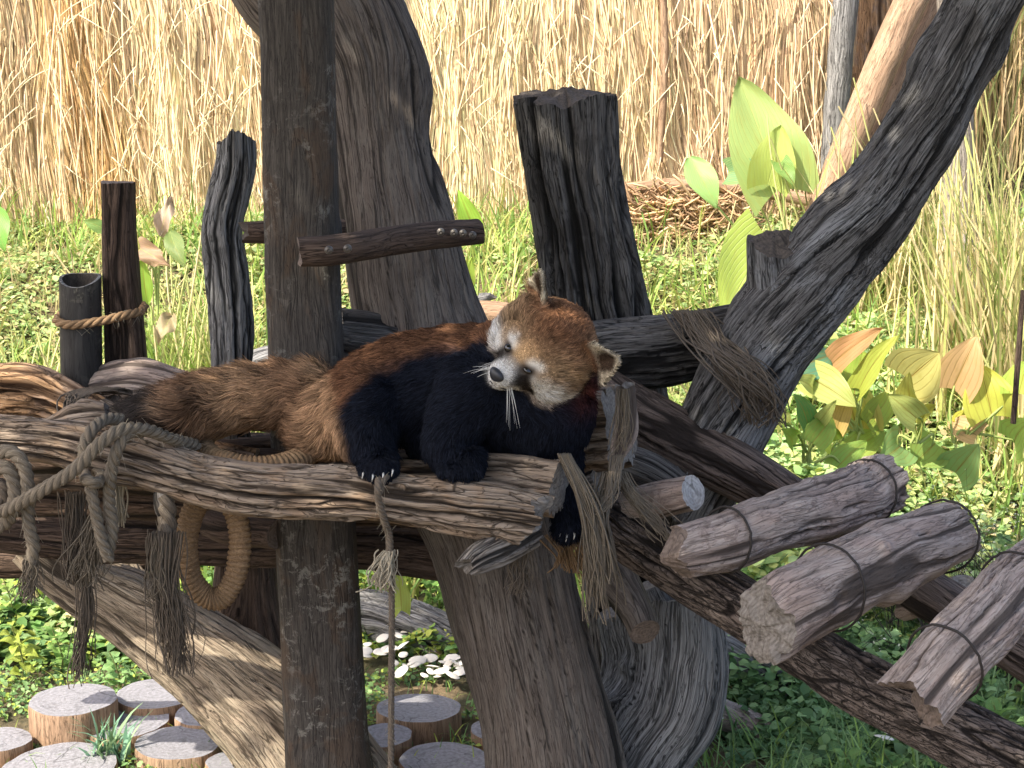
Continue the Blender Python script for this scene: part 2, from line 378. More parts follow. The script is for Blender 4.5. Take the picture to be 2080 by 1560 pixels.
def soil():
    m, nt, bs, N, L = newmat('soil')
    tc = N('ShaderNodeTexCoord'); g = tc.outputs['Object']
    n1 = noise(N, L, g, 3, 8, .65); n2 = noise(N, L, g, 40, 6, .7)
    c = ramp(N, [(.35, (.07, .075, .03)), (.5, (.16, .13, .07)), (.65, (.30, .22, .13))]); L(n1, c.inputs[0])
    c2 = ramp(N, [(.3, (.4, .4, .4)), (.7, (1.3, 1.25, 1.2))]); L(n2, c2.inputs[0])
    L(mixc(N, L, 1, c.outputs[0], c2.outputs[0], 'MULTIPLY'), bs.inputs['Base Color']); bs.inputs['Roughness'].default_value = .95
    bu = N('ShaderNodeBump'); bu.inputs['Distance'].default_value = .03; L(n2, bu.inputs['Height']); L(bu.outputs[0], bs.inputs['Normal']); M['soil'] = m
soil()

# ------------------------------------------------------------------ ground
def axis(lo, hi, a, b, fine, coarse):
    return np.concatenate([np.arange(lo, a, coarse), np.arange(a, b, fine), np.arange(b, hi, coarse)])
gx = axis(-60, 60.1, -4.5, 4.5, .06, 3.7); gy = axis(-50, 70.1, 3.5, 11, .06, 3.3)
X, Y_ = np.meshgrid(gx, gy, indexing='ij'); Z = terrain(X, Y_)
Z = Z - .0 + ((fbm(np.stack([X*9, Y_*9, 0*X], -1).reshape(-1, 3), 9)-.5)*.03).reshape(X.shape)*((np.abs(X) < 4.5) & (Y_ > 3.5) & (Y_ < 11))
o = mesh('ground', np.stack([X, Y_, Z], -1).reshape(-1, 3), gridfaces(len(gx), len(gy), closed=False), M['soil'], origin=(0, 0, 0)); tag(o, kind='structure')

# ------------------------------------------------------------------ thatch fence
def quads_stuff(name, V, Fq, tint, mat, parent=None, origin=None):
    return mesh(name, V, Fq, mat, parent, smooth=True, attrs={'tint': ('FLOAT_COLOR', tint)}, origin=origin)
FY = 8.05
fence = empty('thatch_fence', (-.8, FY, .95), 'pale straw thatch screen of hanging reeds closing off the enclosure behind the posts', 'fence')
bx0, bx1 = -5.0, 1.62
def box(a, b):
    (x0, y0, z0), (x1, y1, z1) = a, b
    V = [(x, y, z) for x in (x0, x1) for y in (y0, y1) for z in (z0, z1)]
    return V, [[0, 1, 3, 2], [4, 6, 7, 5], [0, 4, 5, 1], [2, 3, 7, 6], [0, 2, 6, 4], [1, 5, 7, 3]]
plain('thatch_core', (.52, .38, .23), .95, .1, nscale=30)
V, Fc = box((bx0, FY+.005, .5), (bx1, FY+.12, 3.0)); mesh('backing', V, Fc, M['thatch_core'], fence, smooth=False)
def straw_col(x, z, n):
    a = np.array([.80, .62, .385]); b = np.array([.66, .48, .295]); w = np.clip((x-.25)/1.0, 0, 1)*.8
    f = fbm(np.stack([x*2.2, 0*x, z*1.2], -1), 77)[:, None]
    c = a*(1-w[:, None])+b*w[:, None]
    c = c*(.72+.55*f)
    ob = np.exp(-((x+2.12-(1.9-z)*.10)/.16)**2)[:, None]*.85; c = c*(1-ob)+np.array([.72, .46, .19])*ob
    gr = (vnoise(np.stack([x*40, 0*x, z*4], -1), 5) > .72)[:, None]; c = np.where(gr, c*np.array([.75, .74, .78]), c)
    return np.clip(c*rng.uniform(.84, 1.14, (n, 1))*rng.uniform(.95, 1.05, (n, 3)), .02, .85)
n = 46000; m_ = 7; t = np.linspace(0, 1, m_)[None, :]
sx_ = rng.uniform(bx0+.02, bx1-.02, n); st = rng.uniform(1.05, 3.1, n); ln = rng.uniform(.3, .95, n); lay = rng.random(n)
zz = st[:, None]-t*ln[:, None]; x0 = np.repeat(sx_[:, None], m_, 1)
lean_ = rng.normal(.04, .05, n)+np.where(rng.random(n) < .06, rng.normal(0, .25, n), 0)
def fl(x, z, a, b, sd): return fbm(np.stack([(x*a).ravel(), (z*b).ravel(), 0*x.ravel()], -1), sd, 2).reshape(x.shape)-.5
xx = x0+lean_[:, None]*t*ln[:, None]+.26*(fl(x0, zz, 2.2, 1.3, 31)-fl(x0, zz*0+st[:, None], 2.2, 1.3, 31))+.05*fl(x0, zz, 16, 5, 33)+rng.normal(0, .0015, (n, m_))
yy = FY-.004-lay[:, None]*.040-.05*(fl(x0, zz, 7, 1.2, 35)+.3)-.012*t**2
w_ = rng.uniform(.0022, .0052, n)[:, None]*np.linspace(1, .6, m_)[None, :]; ya = rng.normal(0, .5, n)[:, None]
xx = np.clip(xx, bx0, bx1+.03); zz = np.maximum(zz, .85)
Lf = np.stack([xx-w_*np.cos(ya), yy-w_*np.sin(ya), zz], -1); Rt = np.stack([xx+w_*np.cos(ya), yy+w_*np.sin(ya), zz], -1)
V = np.stack([Lf, Rt], 2).reshape(-1, 3); b = (np.arange(n)*m_*2)[:, None]
Fq = np.stack([np.concatenate([b+2*k, b+2*k+1, b+2*k+3, b+2*k+2], 1) for k in range(m_-1)], 1).reshape(-1, 4)
colr = straw_col(sx_, st-ln*.5, n)*(.66+.66*fbm(np.stack([sx_*26, 0*sx_, st*1.5], -1), 12)[:, None])*(.70+.42*lay[:, None])
tag(quads_stuff('reeds', V, Fq, np.repeat(np.c_[np.clip(colr, .03, .9), np.ones(n)], m_*2, 0), M['straw'], fence), kind='stuff')
protos = []
for k in range(8):
    L_ = rng.uniform(.5, 1.0); tt = np.linspace(0, 1, 9)
    C = np.stack([.03*np.sin(tt*rng.uniform(2, 7)+k)+rng.normal(0, .06)*tt, .012*np.sin(tt*5), -tt*L_], -1)
    V, Fq, A = tubes([C], [rng.uniform(.0045, .007)], 5, .5); c = np.array([.88, .69, .44])*rng.uniform(.75, 1.0)
    o = mesh('reed', V, Fq, M['straw'], None, origin=(0, 0, 0), attrs={'tint': ('FLOAT_COLOR', np.tile([*c, 1], (len(V), 1)))}); protos.append(o)
for k in range(290):
    o = protos[k] if k < 8 else protos[k % 8].copy()
    if k >= 8: COL.objects.link(o)
    o.parent = fence; x = rng.uniform(-3.1, bx1-.08)
    o.location = (x+.8, -.1-rng.uniform(0, .02), rng.uniform(1.5, 2.3)-.95+.0); o.rotation_euler = (rng.normal(0, .02), rng.normal(.0, .13), rng.uniform(0, 6))
# stray bent straws sticking out
paths = []; 
for i in range(420):
    x, z = rng.uniform(-3.2, 1.6), rng.uniform(.95, 2.1); a = rng.uniform(-1.2, 1.2); l = rng.uniform(.05, .22); q = np.linspace(0, 1, 5)
    paths.append(np.stack([x+np.sin(a)*l*q, FY-.10-.05*np.sin(q*3), z-np.cos(a)*l*q-.04*q*q], -1))
V, Fq, A = tubes(paths, [.0032]*len(paths), 4, .4)
tag(quads_stuff('stray_straws', V, Fq, np.tile([.80, .70, .48, 1], (len(V), 1)), M['straw'], fence), kind='stuff')

# ------------------------------------------------------------------ scattered small leaves and grass
def leaves(name, pos, size, up, tint, mat='leaf_small', kind='stuff', aspect=.62, parent=None, tilt=.75):
    n = len(pos); az = rng.uniform(0, 2*np.pi, n); el = rng.normal(.15, .35, n)
    d = np.stack([np.cos(az)*np.cos(el), np.sin(az)*np.cos(el), np.sin(el)], -1)
    nrm = np.stack([rng.normal(0, tilt*.5, n), rng.normal(-.25, tilt*.5, n), np.ones(n)], -1)+0*up
    s = np.cross(d, nrm); s /= np.linalg.norm(s, axis=1)[:, None]; u = np.cross(s, d)
    w = size[:, None]*aspect*.5; l = size[:, None]
    cup = rng.uniform(-.1, .35, n)[:, None]*l
    v = [pos, pos+d*l*.30+s*w*.92+u*cup*.45, pos+d*l*.68+s*w*.72+u*cup*.3, pos+d*l-u*l*.12, pos+d*l*.68-s*w*.72+u*cup*.3, pos+d*l*.30-s*w*.92+u*cup*.45, pos+d*l*.5-u*l*.0]
    V = np.stack(v, 1).reshape(-1, 3); b = (np.arange(n)*7)[:, None]
    F3 = np.stack([np.concatenate([b+a, b+c, b+e], 1) for a, c, e in ((6, 0, 1), (6, 1, 2), (6, 2, 3), (6, 3, 4), (6, 4, 5), (6, 5, 0))], 1).reshape(-1, 3)
    o = mesh(name, V, F3, M[mat], parent, smooth=True, attrs={'tint': ('FLOAT_COLOR', np.repeat(np.c_[tint, np.ones(n)], 7, 0))})
    return tag(o, kind=kind)
def blades(name, base, length, width, tint, lean=.5, kind='stuff', parent=None, droop=.6, face=None):
    n = len(base); az = rng.uniform(0, 2*np.pi, n) if face is None else face; lm = np.abs(rng.normal(lean, lean*.5, n))
    d = np.stack([np.cos(az), np.sin(az), 0*az], -1); side = np.stack([-np.sin(az), np.cos(az), 0*az], -1)
    tw = rng.normal(0, .7, n)[:, None]; side = side*np.cos(tw)+d*np.sin(tw)
    V = []
    for k, t in enumerate((0, .25, .5, .75, 1)):
        c = base+d*(length*lm*t**1.5)[:, None]+np.array([0, 0, 1])*(length*(t-droop*lm*t**3*.6))[:, None]
        w = (width*(1, 1, .85, .55, .05)[k]*.5)[:, None]
        V += [c+side*w, c-side*w]
    V = np.stack(V, 1).reshape(-1, 3); b = (np.arange(n)*10)[:, None]
    Fq = np.stack([np.concatenate([b+2*k, b+2*k+1, b+2*k+3, b+2*k+2], 1) for k in range(4)], 1).reshape(-1, 4)
    o = mesh(name, V, Fq, M['leaf_small'], parent, smooth=True, attrs={'tint': ('FLOAT_COLOR', np.repeat(np.c_[tint, np.ones(n)], 10, 0))})
    return tag(o, kind=kind)
def pick(n, cols, w=None):
    c = np.array(cols)[rng.choice(len(cols), n, p=w)]
    return np.clip(c*rng.uniform(.65, 1.35, (n, 1)), .005, .9)
def region(n, y0, y1, a0, a1):          # ground points between view columns a0..a1
    y = rng.uniform(y0, y1, n); a = (rng.uniform(a0, a1, n)-1040)/F; x = a*y*1.02
    return x, y
GREEN = [(.10, .20, .045), (.15, .27, .07), (.22, .32, .07), (.08, .15, .05), (.30, .34, .10)]
# low creeping cover on the bank
x, y = region(140000, 4.75, 8.3, -1000, 3000)
cl = fbm(np.stack([x*2.5, y*2.5, 0*x], -1), 41); h = np.clip(cl-.35, 0, 1)*.30*rng.random(len(x))
k = rng.random(len(x)) < np.clip((cl-.30)*5, .12, 1); x, y, h = x[k], y[k], h[k]; n = len(x)
tint = pick(n, [(.30, .43, .17), (.38, .50, .22), (.46, .54, .20), (.20, .33, .10), (.56, .56, .25), (.62, .52, .28), (.56, .44, .26)], [.2, .22, .2, .10, .14, .08, .06])
leaves('ground_cover', np.stack([x, y, terrain(x, y)+.005+h], -1), rng.uniform(.018, .042, n), 0, tint, aspect=.85)
# straw litter and dry blades on the bank and at the foot of the fence
x, y = region(14000, 5.6, 8.1, -1000, 3000); n = len(x)
blades('dry_grass', np.stack([x, y, terrain(x, y)], -1), rng.uniform(.05, .22, n), rng.uniform(.004, .008, n), pick(n, [(.62, .50, .28), (.50, .42, .22), (.45, .45, .18), (.30, .38, .12)]), lean=.7)
x, y = region(9000, 5.0, 8.0, -200, 2300); cl = fbm(np.stack([x*1.6, y*1.6, 0*x], -1), 83); k = cl > .48; x, y = x[k], y[k]; n = len(x)
blades('green_grass', np.stack([x, y, terrain(x, y)], -1), rng.uniform(.10, .38, n), rng.uniform(.006, .012, n), pick(n, [(.30, .44, .10), (.42, .50, .13), (.2, .34, .08), (.55, .52, .2)]), lean=.55)

# ------------------------------------------------------------------ unseen tree added overhead to shade the platform
def added_shade_tree():
    t = empty('added_shade_tree', (-3.6, .6, 0), 'unseen tree added to shade the platform, its dense leafy crown overhead out of view', 'tree')
    log('trunk', [(-3.6, .6, -.1, .22), (-3.5, .7, 1.5, .18), (-3.1, .9, 2.9, .15)], M['wood_brown'], metric=True, parent=t, ring=32, seg=40, caps=(0, 0), seed=91)
    log('limb', [(-3.1, .9, 2.8, .13), (-2.0, 1.3, 3.6, .09), (-.2, 1.8, 4.1, .06), (1.2, 2.2, 4.3, .03)], M['wood_brown'], metric=True, parent=t, ring=20, seg=50, caps=(0, 0), seed=92)
    n = 9500
    x = rng.uniform(-3.1, 1.35, n); y = rng.uniform(.35, 3.35, n); z = rng.uniform(3.45, 4.1, n)
    e = np.minimum.reduce([(x+3.1)/.5, (1.35-x)/.4, (y-.35)/.4, (3.35-y)/.35]); f = fbm(np.stack([x*2.2, y*2.2, z*0], -1), 14)
    k = ((f + np.clip(e, 0, 1)*.75) > .50) & ~((x < -2.72) & (y > 2.0) & (fbm(np.stack([x*4, y*4, 0*x], -1), 19) < .66))
    # gaps shaped in the added crown so sun patches fall at the left
    for gx_, gy_, gr_ in ((-2.9, 2.3, .27), (-2.52, 1.86, .10), (-2.95, 1.5, .20), (-2.1, 1.5, .06), (-2.6, 2.75, .14), (-3.1, 1.95, .25)):
        k &= ((x-gx_)**2+(y-gy_)**2) > gr_**2
    p = np.stack([x, y, z], -1)[k]; m = len(p)
    leaves('crown', p, rng.uniform(.09, .16, m), 0, pick(m, GREEN), parent=t)
added_shade_tree()

# ------------------------------------------------------------------ things at the foot of the fence and to its right
log('leaning_trunk', [(1880, -60, 7.6, 34), (1800, 110, 7.4, 33), (1725, 290, 7.2, 32), (1650, 470, 7.0, 30), (1600, 560, 6.9, 30)], M['stump_side'], 'smooth pinkish tan trunk, left one of two leaning behind the big crooked branch', 'tree trunk', ring=40, seg=70, crack=.0, lump=.05, grain=.01, seed=3, group='leaning tan trunks', nodes=[(.62, -90, .2, .05), (.3, -80, .15, .05)])
log('leaning_trunk', [(1935, -60, 7.8, 24), (1850, 110, 7.6, 23), (1775, 280, 7.4, 23), (1700, 450, 7.2, 22), (1650, 560, 7.1, 22)], M['stump_side'], 'thinner tan trunk, right one of two leaning behind the big crooked branch', 'tree trunk', ring=32, seg=60, crack=.0, lump=.05, grain=.01, seed=4, group='leaning tan trunks')
log('fence_post', [(1722, -40, 7.95, 26), (1700, 200, 7.93, 25), (1685, 420, 7.9, 24)], M['wood_silver'], 'blue grey weathered post at the right end of the thatch screen', 'post', ring=36, seg=60, crack=.03, seed=5)
log('tree_trunk', [(1935, -60, 6.9, 34), (1942, 200, 6.8, 34), (1950, 450, 6.7, 33), (1965, 640, 6.6, 37)], M['wood_pale'], 'pale upright tree trunk among dry grass at the right edge', 'tree trunk', ring=40, seg=70, crack=.03, seed=6)
log('tree_trunk', [(1775, -60, 8.7, 62), (1772, 150, 8.6, 60), (1768, 420, 8.5, 66)], M['wood_orange'], 'thick reddish brown trunk behind the two leaning tan trunks', 'tree trunk', ring=44, seg=60, crack=.06, seed=7)
log('tree_trunk', [(1345, -60, 7.93, 8), (1350, 120, 7.92, 8), (1340, 330, 7.93, 7)], M['stump_side'], 'thin brown pole standing against the thatch screen above the square-topped post', 'pole', ring=24, seg=50, crack=.02, seed=8)
log('fallen_log', [(1265, 385, 7.85, 14), (1400, 376, 7.85, 15), (1560, 392, 7.85, 13), (1660, 410, 7.8, 12)], M['stump_side'], 'long thin reddish fallen log lying along the foot of the fence', 'log', ring=28, seg=60, seed=9, crack=.03)
log('weathered_branch', [(925, 612, 6.35, 18), (965, 610, 6.35, 14), (1000, 600, 6.35, 8)], M['wood_silver'], 'short grey splintered branch tip seen just left of the red panda ear', 'branch', ring=32, seg=30, seed=10, jag=(.1, .9))
log('pale_log', [(930, 645, 6.2, 32), (1000, 645, 6.2, 34), (1070, 655, 6.2, 34)], M['stump_side'], 'smooth tan log behind the head of the red panda', 'log', ring=32, seg=30, seed=11, crack=0.)
log('weathered_log', [(480, 755, 5.75, 30), (560, 735, 5.8, 36), (640, 745, 5.8, 34), (720, 760, 5.8, 30)], M['wood_silver'], 'grey weathered log lying behind the tall round-cornered post', 'log', ring=44, seg=50, seed=12)
# bundle of dry roots by the fence
paths = []
for i in range(260):
    c = np.array([rng.uniform(1275, 1500), rng.uniform(392, 500)]); a = rng.normal(.15, .55); l = rng.uniform(25, 80); q = np.linspace(-1, 1, 6)
    paths.append(np.array([P(c[0]+np.cos(a)*l*v, c[1]+np.sin(a)*l*v+9*np.sin(v*3+i), 7.62+.12*rng.random()) for v in q]))
V, Fq, A = tubes(paths, rng.uniform(.003, .008, len(paths)), 4, .3)
o = mesh('dry_roots', V, Fq, M['straw'], attrs={'tint': ('FLOAT_COLOR', np.repeat(np.c_[pick(len(paths), [(.55, .35, .2), (.62, .45, .28), (.35, .22, .13)]), np.ones(len(paths))], 24, 0))})
tag(o, 'tangled heap of reddish dry roots and twigs at the fence foot right of the square-topped post', 'root heap', kind='stuff')

def reed_clump(px, py, Y, n, H, spread, label, cols, lean=.25, w=.011):
    b = P(px, py, Y); b[2] = float(terrain(b[0], b[1]))
    t = empty('reed_clump', b, label, 'grass', 'tall dry reed clumps on the right')
    base = b + np.stack([rng.normal(0, spread, n), rng.normal(0, spread*.5, n), np.zeros(n)], -1)
    blades('blades', base, H*rng.uniform(.5, 1.1, n), rng.uniform(.5, 1.2, n)*w, pick(n, cols), lean=lean, parent=t)
    paths = []
    for i in range(max(6, n//9)):
        p = b + np.array([rng.normal(0, spread), rng.normal(0, spread*.4), 0]); q = np.linspace(0, 1, 7)[:, None]; h = H*rng.uniform(.7, 1.2)
        paths.append(p + q*np.array([rng.normal(0, .25)*h, rng.normal(0, .1)*h, h]) + q*q*np.array([rng.normal(0, .12)*h, 0, 0]))
    V, Fq, A = tubes(paths, [.0055]*len(paths), 5, .4)
    tag(mesh('canes', V, Fq, M['straw'], t, attrs={'tint': ('FLOAT_COLOR', np.repeat(np.c_[pick(len(paths), [(.66, .56, .30), (.55, .55, .22)]), np.ones(len(paths))], 35, 0))}), kind='stuff')
DRY = [(.62, .52, .28), (.50, .45, .20), (.40, .44, .15), (.28, .36, .10), (.70, .58, .34)]
reed_clump(2030, 640, 6.2, 330, 1.15, .16, 'tall pale reeds hanging over at the right edge beside the pale tree trunk', DRY)
reed_clump(1830, 600, 7.0, 260, .85, .22, 'dry yellow reeds standing in the gap under the crooked branch', DRY)
reed_clump(2130, 760, 5.8, 260, 1.25, .12, 'reeds crossing the lower right of the dry grass with reddish stalk', DRY)
reed_clump(1640, 520, 7.2, 150, .40, .20, 'short green and yellow tuft at the foot of the leaning tan trunks', [(.30, .42, .10), (.5, .5, .18)], .5)
reed_clump(1960, 330, 9.3, 800, 1.9, .55, 'dense brown reed bank behind the pale tree trunk', [(.45, .32, .17), (.36, .30, .14), (.22, .25, .09), (.55, .42, .24)])
reed_clump(1840, 380, 9.4, 500, 1.7, .35, 'shadowy reed bank behind the leaning tan trunks', [(.45, .32, .17), (.36, .30, .14), (.22, .25, .09), (.55, .42, .24)])
reed_clump(360, 640, 6.4, 240, .55, .16, 'feathery light green grass tuft left of the knobbly grey post', [(.38, .48, .14), (.5, .5, .22), (.25, .38, .08)], .5, .007)
reed_clump(40, 690, 5.9, 240, .55, .20, 'long pale green grass leaning at the left edge', [(.34, .44, .16), (.45, .5, .22), (.55, .5, .3)], .7, .012)
reed_clump(1330, 640, 6.0, 200, .40, .2, 'light green grass tuft right of the square-topped post', [(.38, .48, .14), (.5, .5, .22), (.25, .38, .08)], .6, .008)
reed_clump(1000, 600, 6.0, 160, .36, .14, 'yellow green grass tuft between the thick trunk and the square-topped post', [(.45, .52, .14), (.6, .56, .26)], .6, .009)
reed_clump(540, 650, 5.6, 90, .42, .06, 'narrow bright green grass tuft between two posts', [(.35, .48, .08), (.5, .55, .14)], .5, .012)
log('stalk', [(2078, 590, 4.9, 5), (2070, 700, 4.9, 6), (2058, 860, 4.9, 6)], M['wood_brown'], 'thin reddish brown stalk standing upright at the right edge', 'stalk', ring=12, seg=30, seed=13, caps=(0, 0))

# ------------------------------------------------------------------ broad leaves
def leaf(parent, base, tip, width, color, kind='veined', bend=.18, shape='heart', turn=None, wav=.03, petiole=None, fold=.25):
    """one leaf blade from base to tip (pixels + distance), width in pixels"""
    a, b = P(*base), P(*tip); ax = b-a; L_ = np.linalg.norm(ax); ax /= L_; w = width*.5*mpp(base[1], base[2])
    nrm = np.array([0, -1, .35]) if turn is None else np.array(turn, float)
    s = np.cross(ax, nrm); s /= np.linalg.norm(s); u = np.cross(s, ax)
    nu, nv = 11, 13; V, UV = [], []; ph = rng.random()*6
    for j in range(nv):
        t = j/(nv-1)
        if shape == 'heart': wd = (math.sin(math.pi*min(1, (t*.86+.14)**.62))**.75) if t < 1 else 0; wd = max(wd, .0)
        else: wd = math.sin(math.pi*(t*.97+.02)**.8)**.9
        for i in range(nu):
            c = -1+2*i/(nu-1)
            back = -.16*abs(c)**1.5*L_*max(0, 1-t*5) if shape == 'heart' else 0
            V.append(a+ax*(t*L_+back)+s*c*w*wd+u*(bend*L_*math.sin(t*math.pi*.85)*.6+fold*w*wd*abs(c)**1.3+wav*L_*math.sin(t*9+c*3+ph)*abs(c)))
            UV.append((c, t, ph*.1))
    o = mesh('leaf', np.array(V), gridfaces(nv, nu, closed=False), M['leaf_'+kind], parent, attrs={'luv': ('FLOAT_VECTOR', UV)})
    o.color = (*color, 1)
    if petiole:
        q = P(*petiole); mid = (q+a)/2+np.array([rng.normal(0, .02), 0, .03]); C = spline([q, mid, a+ax*.02], 10)
        V, Fq, A = tubes([C], [.005], 6, .3); mesh('stem', V, Fq, M['straw'], parent, attrs={'tint': ('FLOAT_COLOR', np.tile([.36, .44, .14, 1], (len(V), 1)))})
    return o
def plant(name, px, py, Y, label, cat='plant', group=None):
    b = P(px, py, Y); b[2] = float(terrain(b[0], b[1])); return empty(name, b, label, cat, group)
LG, YG, DG, OR = (.34, .46, .16), (.44, .50, .15), (.10, .24, .06), (.62, .33, .16)
t = plant('elephant_ear_plant', 1580, 520, 7.1, 'elephant ear plant with one huge pale green upright leaf against the thatch')
leaf(t, (1585, 385, 7.1), (1500, 158, 7.25), 165, LG, petiole=(1610, 560, 7.1), bend=.05)
leaf(t, (1560, 375, 7.05), (1585, 255, 7.1), 95, (.42, .50, .13), petiole=(1600, 560, 7.0))
leaf(t, (1480, 350, 7.15), (1560, 345, 7.1), 60, (.16, .30, .13), petiole=(1590, 560, 7.1))
leaf(t, (1585, 330, 7.0), (1612, 380, 6.9), 40, (.14, .26, .06), petiole=(1600, 560, 7.0))
t = plant('elephant_ear_plant', 1480, 520, 6.8, 'bright green narrow leaf drooping left of the huge pale upright leaf')
leaf(t, (1400, 320, 6.8), (1455, 425, 6.7), 62, (.28, .48, .16), petiole=(1510, 480, 6.8), shape='lance')
t = plant('elephant_ear_plant', 1500, 640, 5.6, 'round yellow green elephant ear leaf glowing behind the collar of the crooked branch')
leaf(t, (1560, 480, 5.6), (1470, 640, 5.55), 150, (.44, .56, .12), bend=.05, petiole=(1570, 700, 5.6))
t = plant('elephant_ear_plant', 0, 560, 6.4, 'glossy green leaf hanging at the far left edge')
leaf(t, (-12, 420, 6.4), (12, 512, 6.3), 55, (.14, .36, .06), shape='lance', petiole=(-25, 560, 6.4))
t = plant('broadleaf_shoot', 945, 560, 6.3, 'bright green blade-like leaf beside the right edge of the thick trunk')
leaf(t, (975, 500, 6.3), (930, 385, 6.3), 46, (.34, .58, .08), kind='ribbed', shape='lance', petiole=(970, 600, 6.3))
leaf(t, (945, 590, 6.3), (960, 520, 6.2), 36, (.38, .55, .10), kind='ribbed', shape='lance', petiole=(960, 620, 6.3))
t = plant('broadleaf_shoot', 310, 640, 6.0, 'bright green shoot with withered brown leaf between the split post and the knobbly post')
leaf(t, (300, 620, 6.0), (290, 520, 6.0), 34, (.30, .50, .08), kind='ribbed', shape='lance', petiole=(310, 660, 6.0))
leaf(t, (285, 505, 6.0), (350, 545, 5.9), 44, (.40, .25, .19), shape='heart', wav=.16, petiole=(320, 640, 6.0))
leaf(t, (325, 480, 6.05), (350, 400, 6.1), 36, (.50, .36, .31), shape='lance', wav=.16, petiole=(320, 640, 6.0))
leaf(t, (345, 470, 6.0), (375, 545, 5.9), 40, (.15, .22, .07), shape='lance', petiole=(320, 640, 6.0))
leaf(t, (225, 470, 6.3), (170, 448, 6.3), 28, (.16, .28, .08), shape='lance', petiole=(270, 560, 6.3))
leaf(t, (350, 640, 6.0), (320, 700, 5.9), 40, (.4, .3, .2), shape='lance', wav=.15)
H = 'yellowing broad-leaved plants at the right'
def hosta(px, py, Y, label, lv):
    t = plant('broad_leaved_plant', px, py, Y, label, group=H)
    for (bx, by, tx, ty, w, c) in lv:
        leaf(t, (bx, by, Y+rng.normal(0, .05)), (tx, ty, Y+rng.normal(0, .10)), w*1.3, c, kind='ribbed', bend=.2, shape='heart', turn=(rng.normal(0, .35), -1, rng.uniform(.2, .9)), petiole=(px+rng.normal(0, 12), py, Y))
hosta(1740, 880, 5.15, 'leafy plant with one orange leaf pointing up right beside the crooked branch',
      [(1690, 740, 1800, 665, 46, OR), (1745, 790, 1832, 680, 42, (.40, .46, .08)), (1735, 800, 1752, 722, 48, (.24, .34, .05)), (1650, 770, 1740, 830, 62, YG), (1740, 870, 1690, 750, 85, (.56, .50, .12)),
       (1625, 745, 1688, 722, 58, (.13, .30, .19)), (1655, 800, 1605, 770, 40, YG), (1700, 870, 1728, 790, 30, (.55, .38, .12)), (1760, 860, 1800, 800, 50, (.33, .42, .07)), (1690, 900, 1640, 850, 46, (.3, .42, .08)), (1730, 920, 1790, 880, 48, (.34, .44, .10))])
hosta(1860, 900, 5.05, 'leafy plant with a folded bright yellow leaf standing in front of a wide striped leaf',
      [(1845, 770, 1910, 715, 96, (.52, .48, .16)), (1858, 825, 1850, 752, 48, (.50, .50, .12)), (1862, 850, 1802, 800, 46, YG), (1870, 870, 1905, 822, 44, (.5, .5, .1)), (1830, 905, 1780, 940, 66, (.28, .44, .16)), (1900, 900, 1860, 940, 70, (.32, .46, .12))])
hosta(1955, 900, 5.1, 'leafy plant with a pinkish upright leaf next to a broad lime leaf at the right',
      [(1935, 790, 1985, 682, 74, (.62, .40, .20)), (2015, 845, 1990, 742, 82, (.56, .58, .10)), (1960, 870, 1990, 842, 52, (.52, .5, .08)), (1985, 885, 1925, 860, 50, (.60, .40, .2)), (1940, 960, 1990, 900, 70, (.28, .44, .16)), (2070, 800, 2095, 740, 60, (.36, .5, .08)), (2060, 900, 2100, 850, 70, (.4, .55, .12))])
hosta(1640, 940, 4.95, 'low dark green leaves at the foot of the crooked branch right side',
      [(1640, 860, 1610, 800, 40, DG), (1650, 900, 1690, 850, 46, (.22, .34, .06)), (1610, 910, 1580, 870, 40, (.20, .34, .06)), (1700, 950, 1760, 900, 44, (.24, .38, .08)), (1590, 860, 1570, 820, 30, YG), (1660, 860, 1700, 810, 24, YG)])
hosta(810, 1230, 4.75, 'single yellow green leaf standing behind the thin hanging rope',
      [(815, 1240, 805, 1150, 30, (.40, .48, .12))])

# ------------------------------------------------------------------ posts
log('post', [(594, -480, 3.50, 78), (600, -50, 3.50, 76), (606, 120, 3.50, 75), (612, 400, 3.50, 74), (622, 740, 3.50, 76), (640, 1060, 3.50, 80), (655, 1350, 3.50, 82), (668, 1560, 3.50, 88), (690, 1700, 3.5, 110)], M['wood_post'],
    'tall dark mossy square-edged post rising the full height of the picture behind the tail', 'post', ring=120, sq=.8, sup=3.2, lump=.05, grain=.008, crack=.015, cs=10, seed=21, nodes=[(.40, 10, .10, .02), (.52, -60, .05, .03)], caps=(0, 0))
log('trunk', [(470, -400, 4.2, 150), (600, -90, 4.1, 150), (668, 0, 4.05, 140), (740, 130, 4.0, 128), (772, 300, 3.95, 112), (805, 450, 3.9, 114), (835, 600, 3.85, 124), (880, 760, 3.8, 142), (940, 920, 3.72, 146), (1000, 1080, 3.66, 134), (1050, 1250, 3.62, 136), (1100, 1430, 3.6, 138), (1135, 1600, 3.6, 150), (1150, 1720, 3.6, 160)], M['wood_under'],
    'thick leaning grey trunk behind the tall post, its foot standing under the platform', 'tree trunk', ring=190, seg=300, sq=.85, lump=.12, grain=.025, crack=.05, cs=9, cz=.7, twist=.5, seed=22, fiss=40, flen=(.1, .5), fdep=.08, fw=.0026, nodes=[(.30, -20, .12, .07), (.62, 40, .12, .06), (.86, 20, -.25, .05)], caps=(0, 0))
log('broken_limb', [(700, 690, 3.72, 62), (760, 700, 3.74, 66), (850, 720, 3.8, 70)], M['wood_dark'], 'dark splintered limb stub between the tall post and the back of the red panda', 'branch', ring=80, seg=60, jag=(.5, .1), seed=23, crack=.16, cs=24)
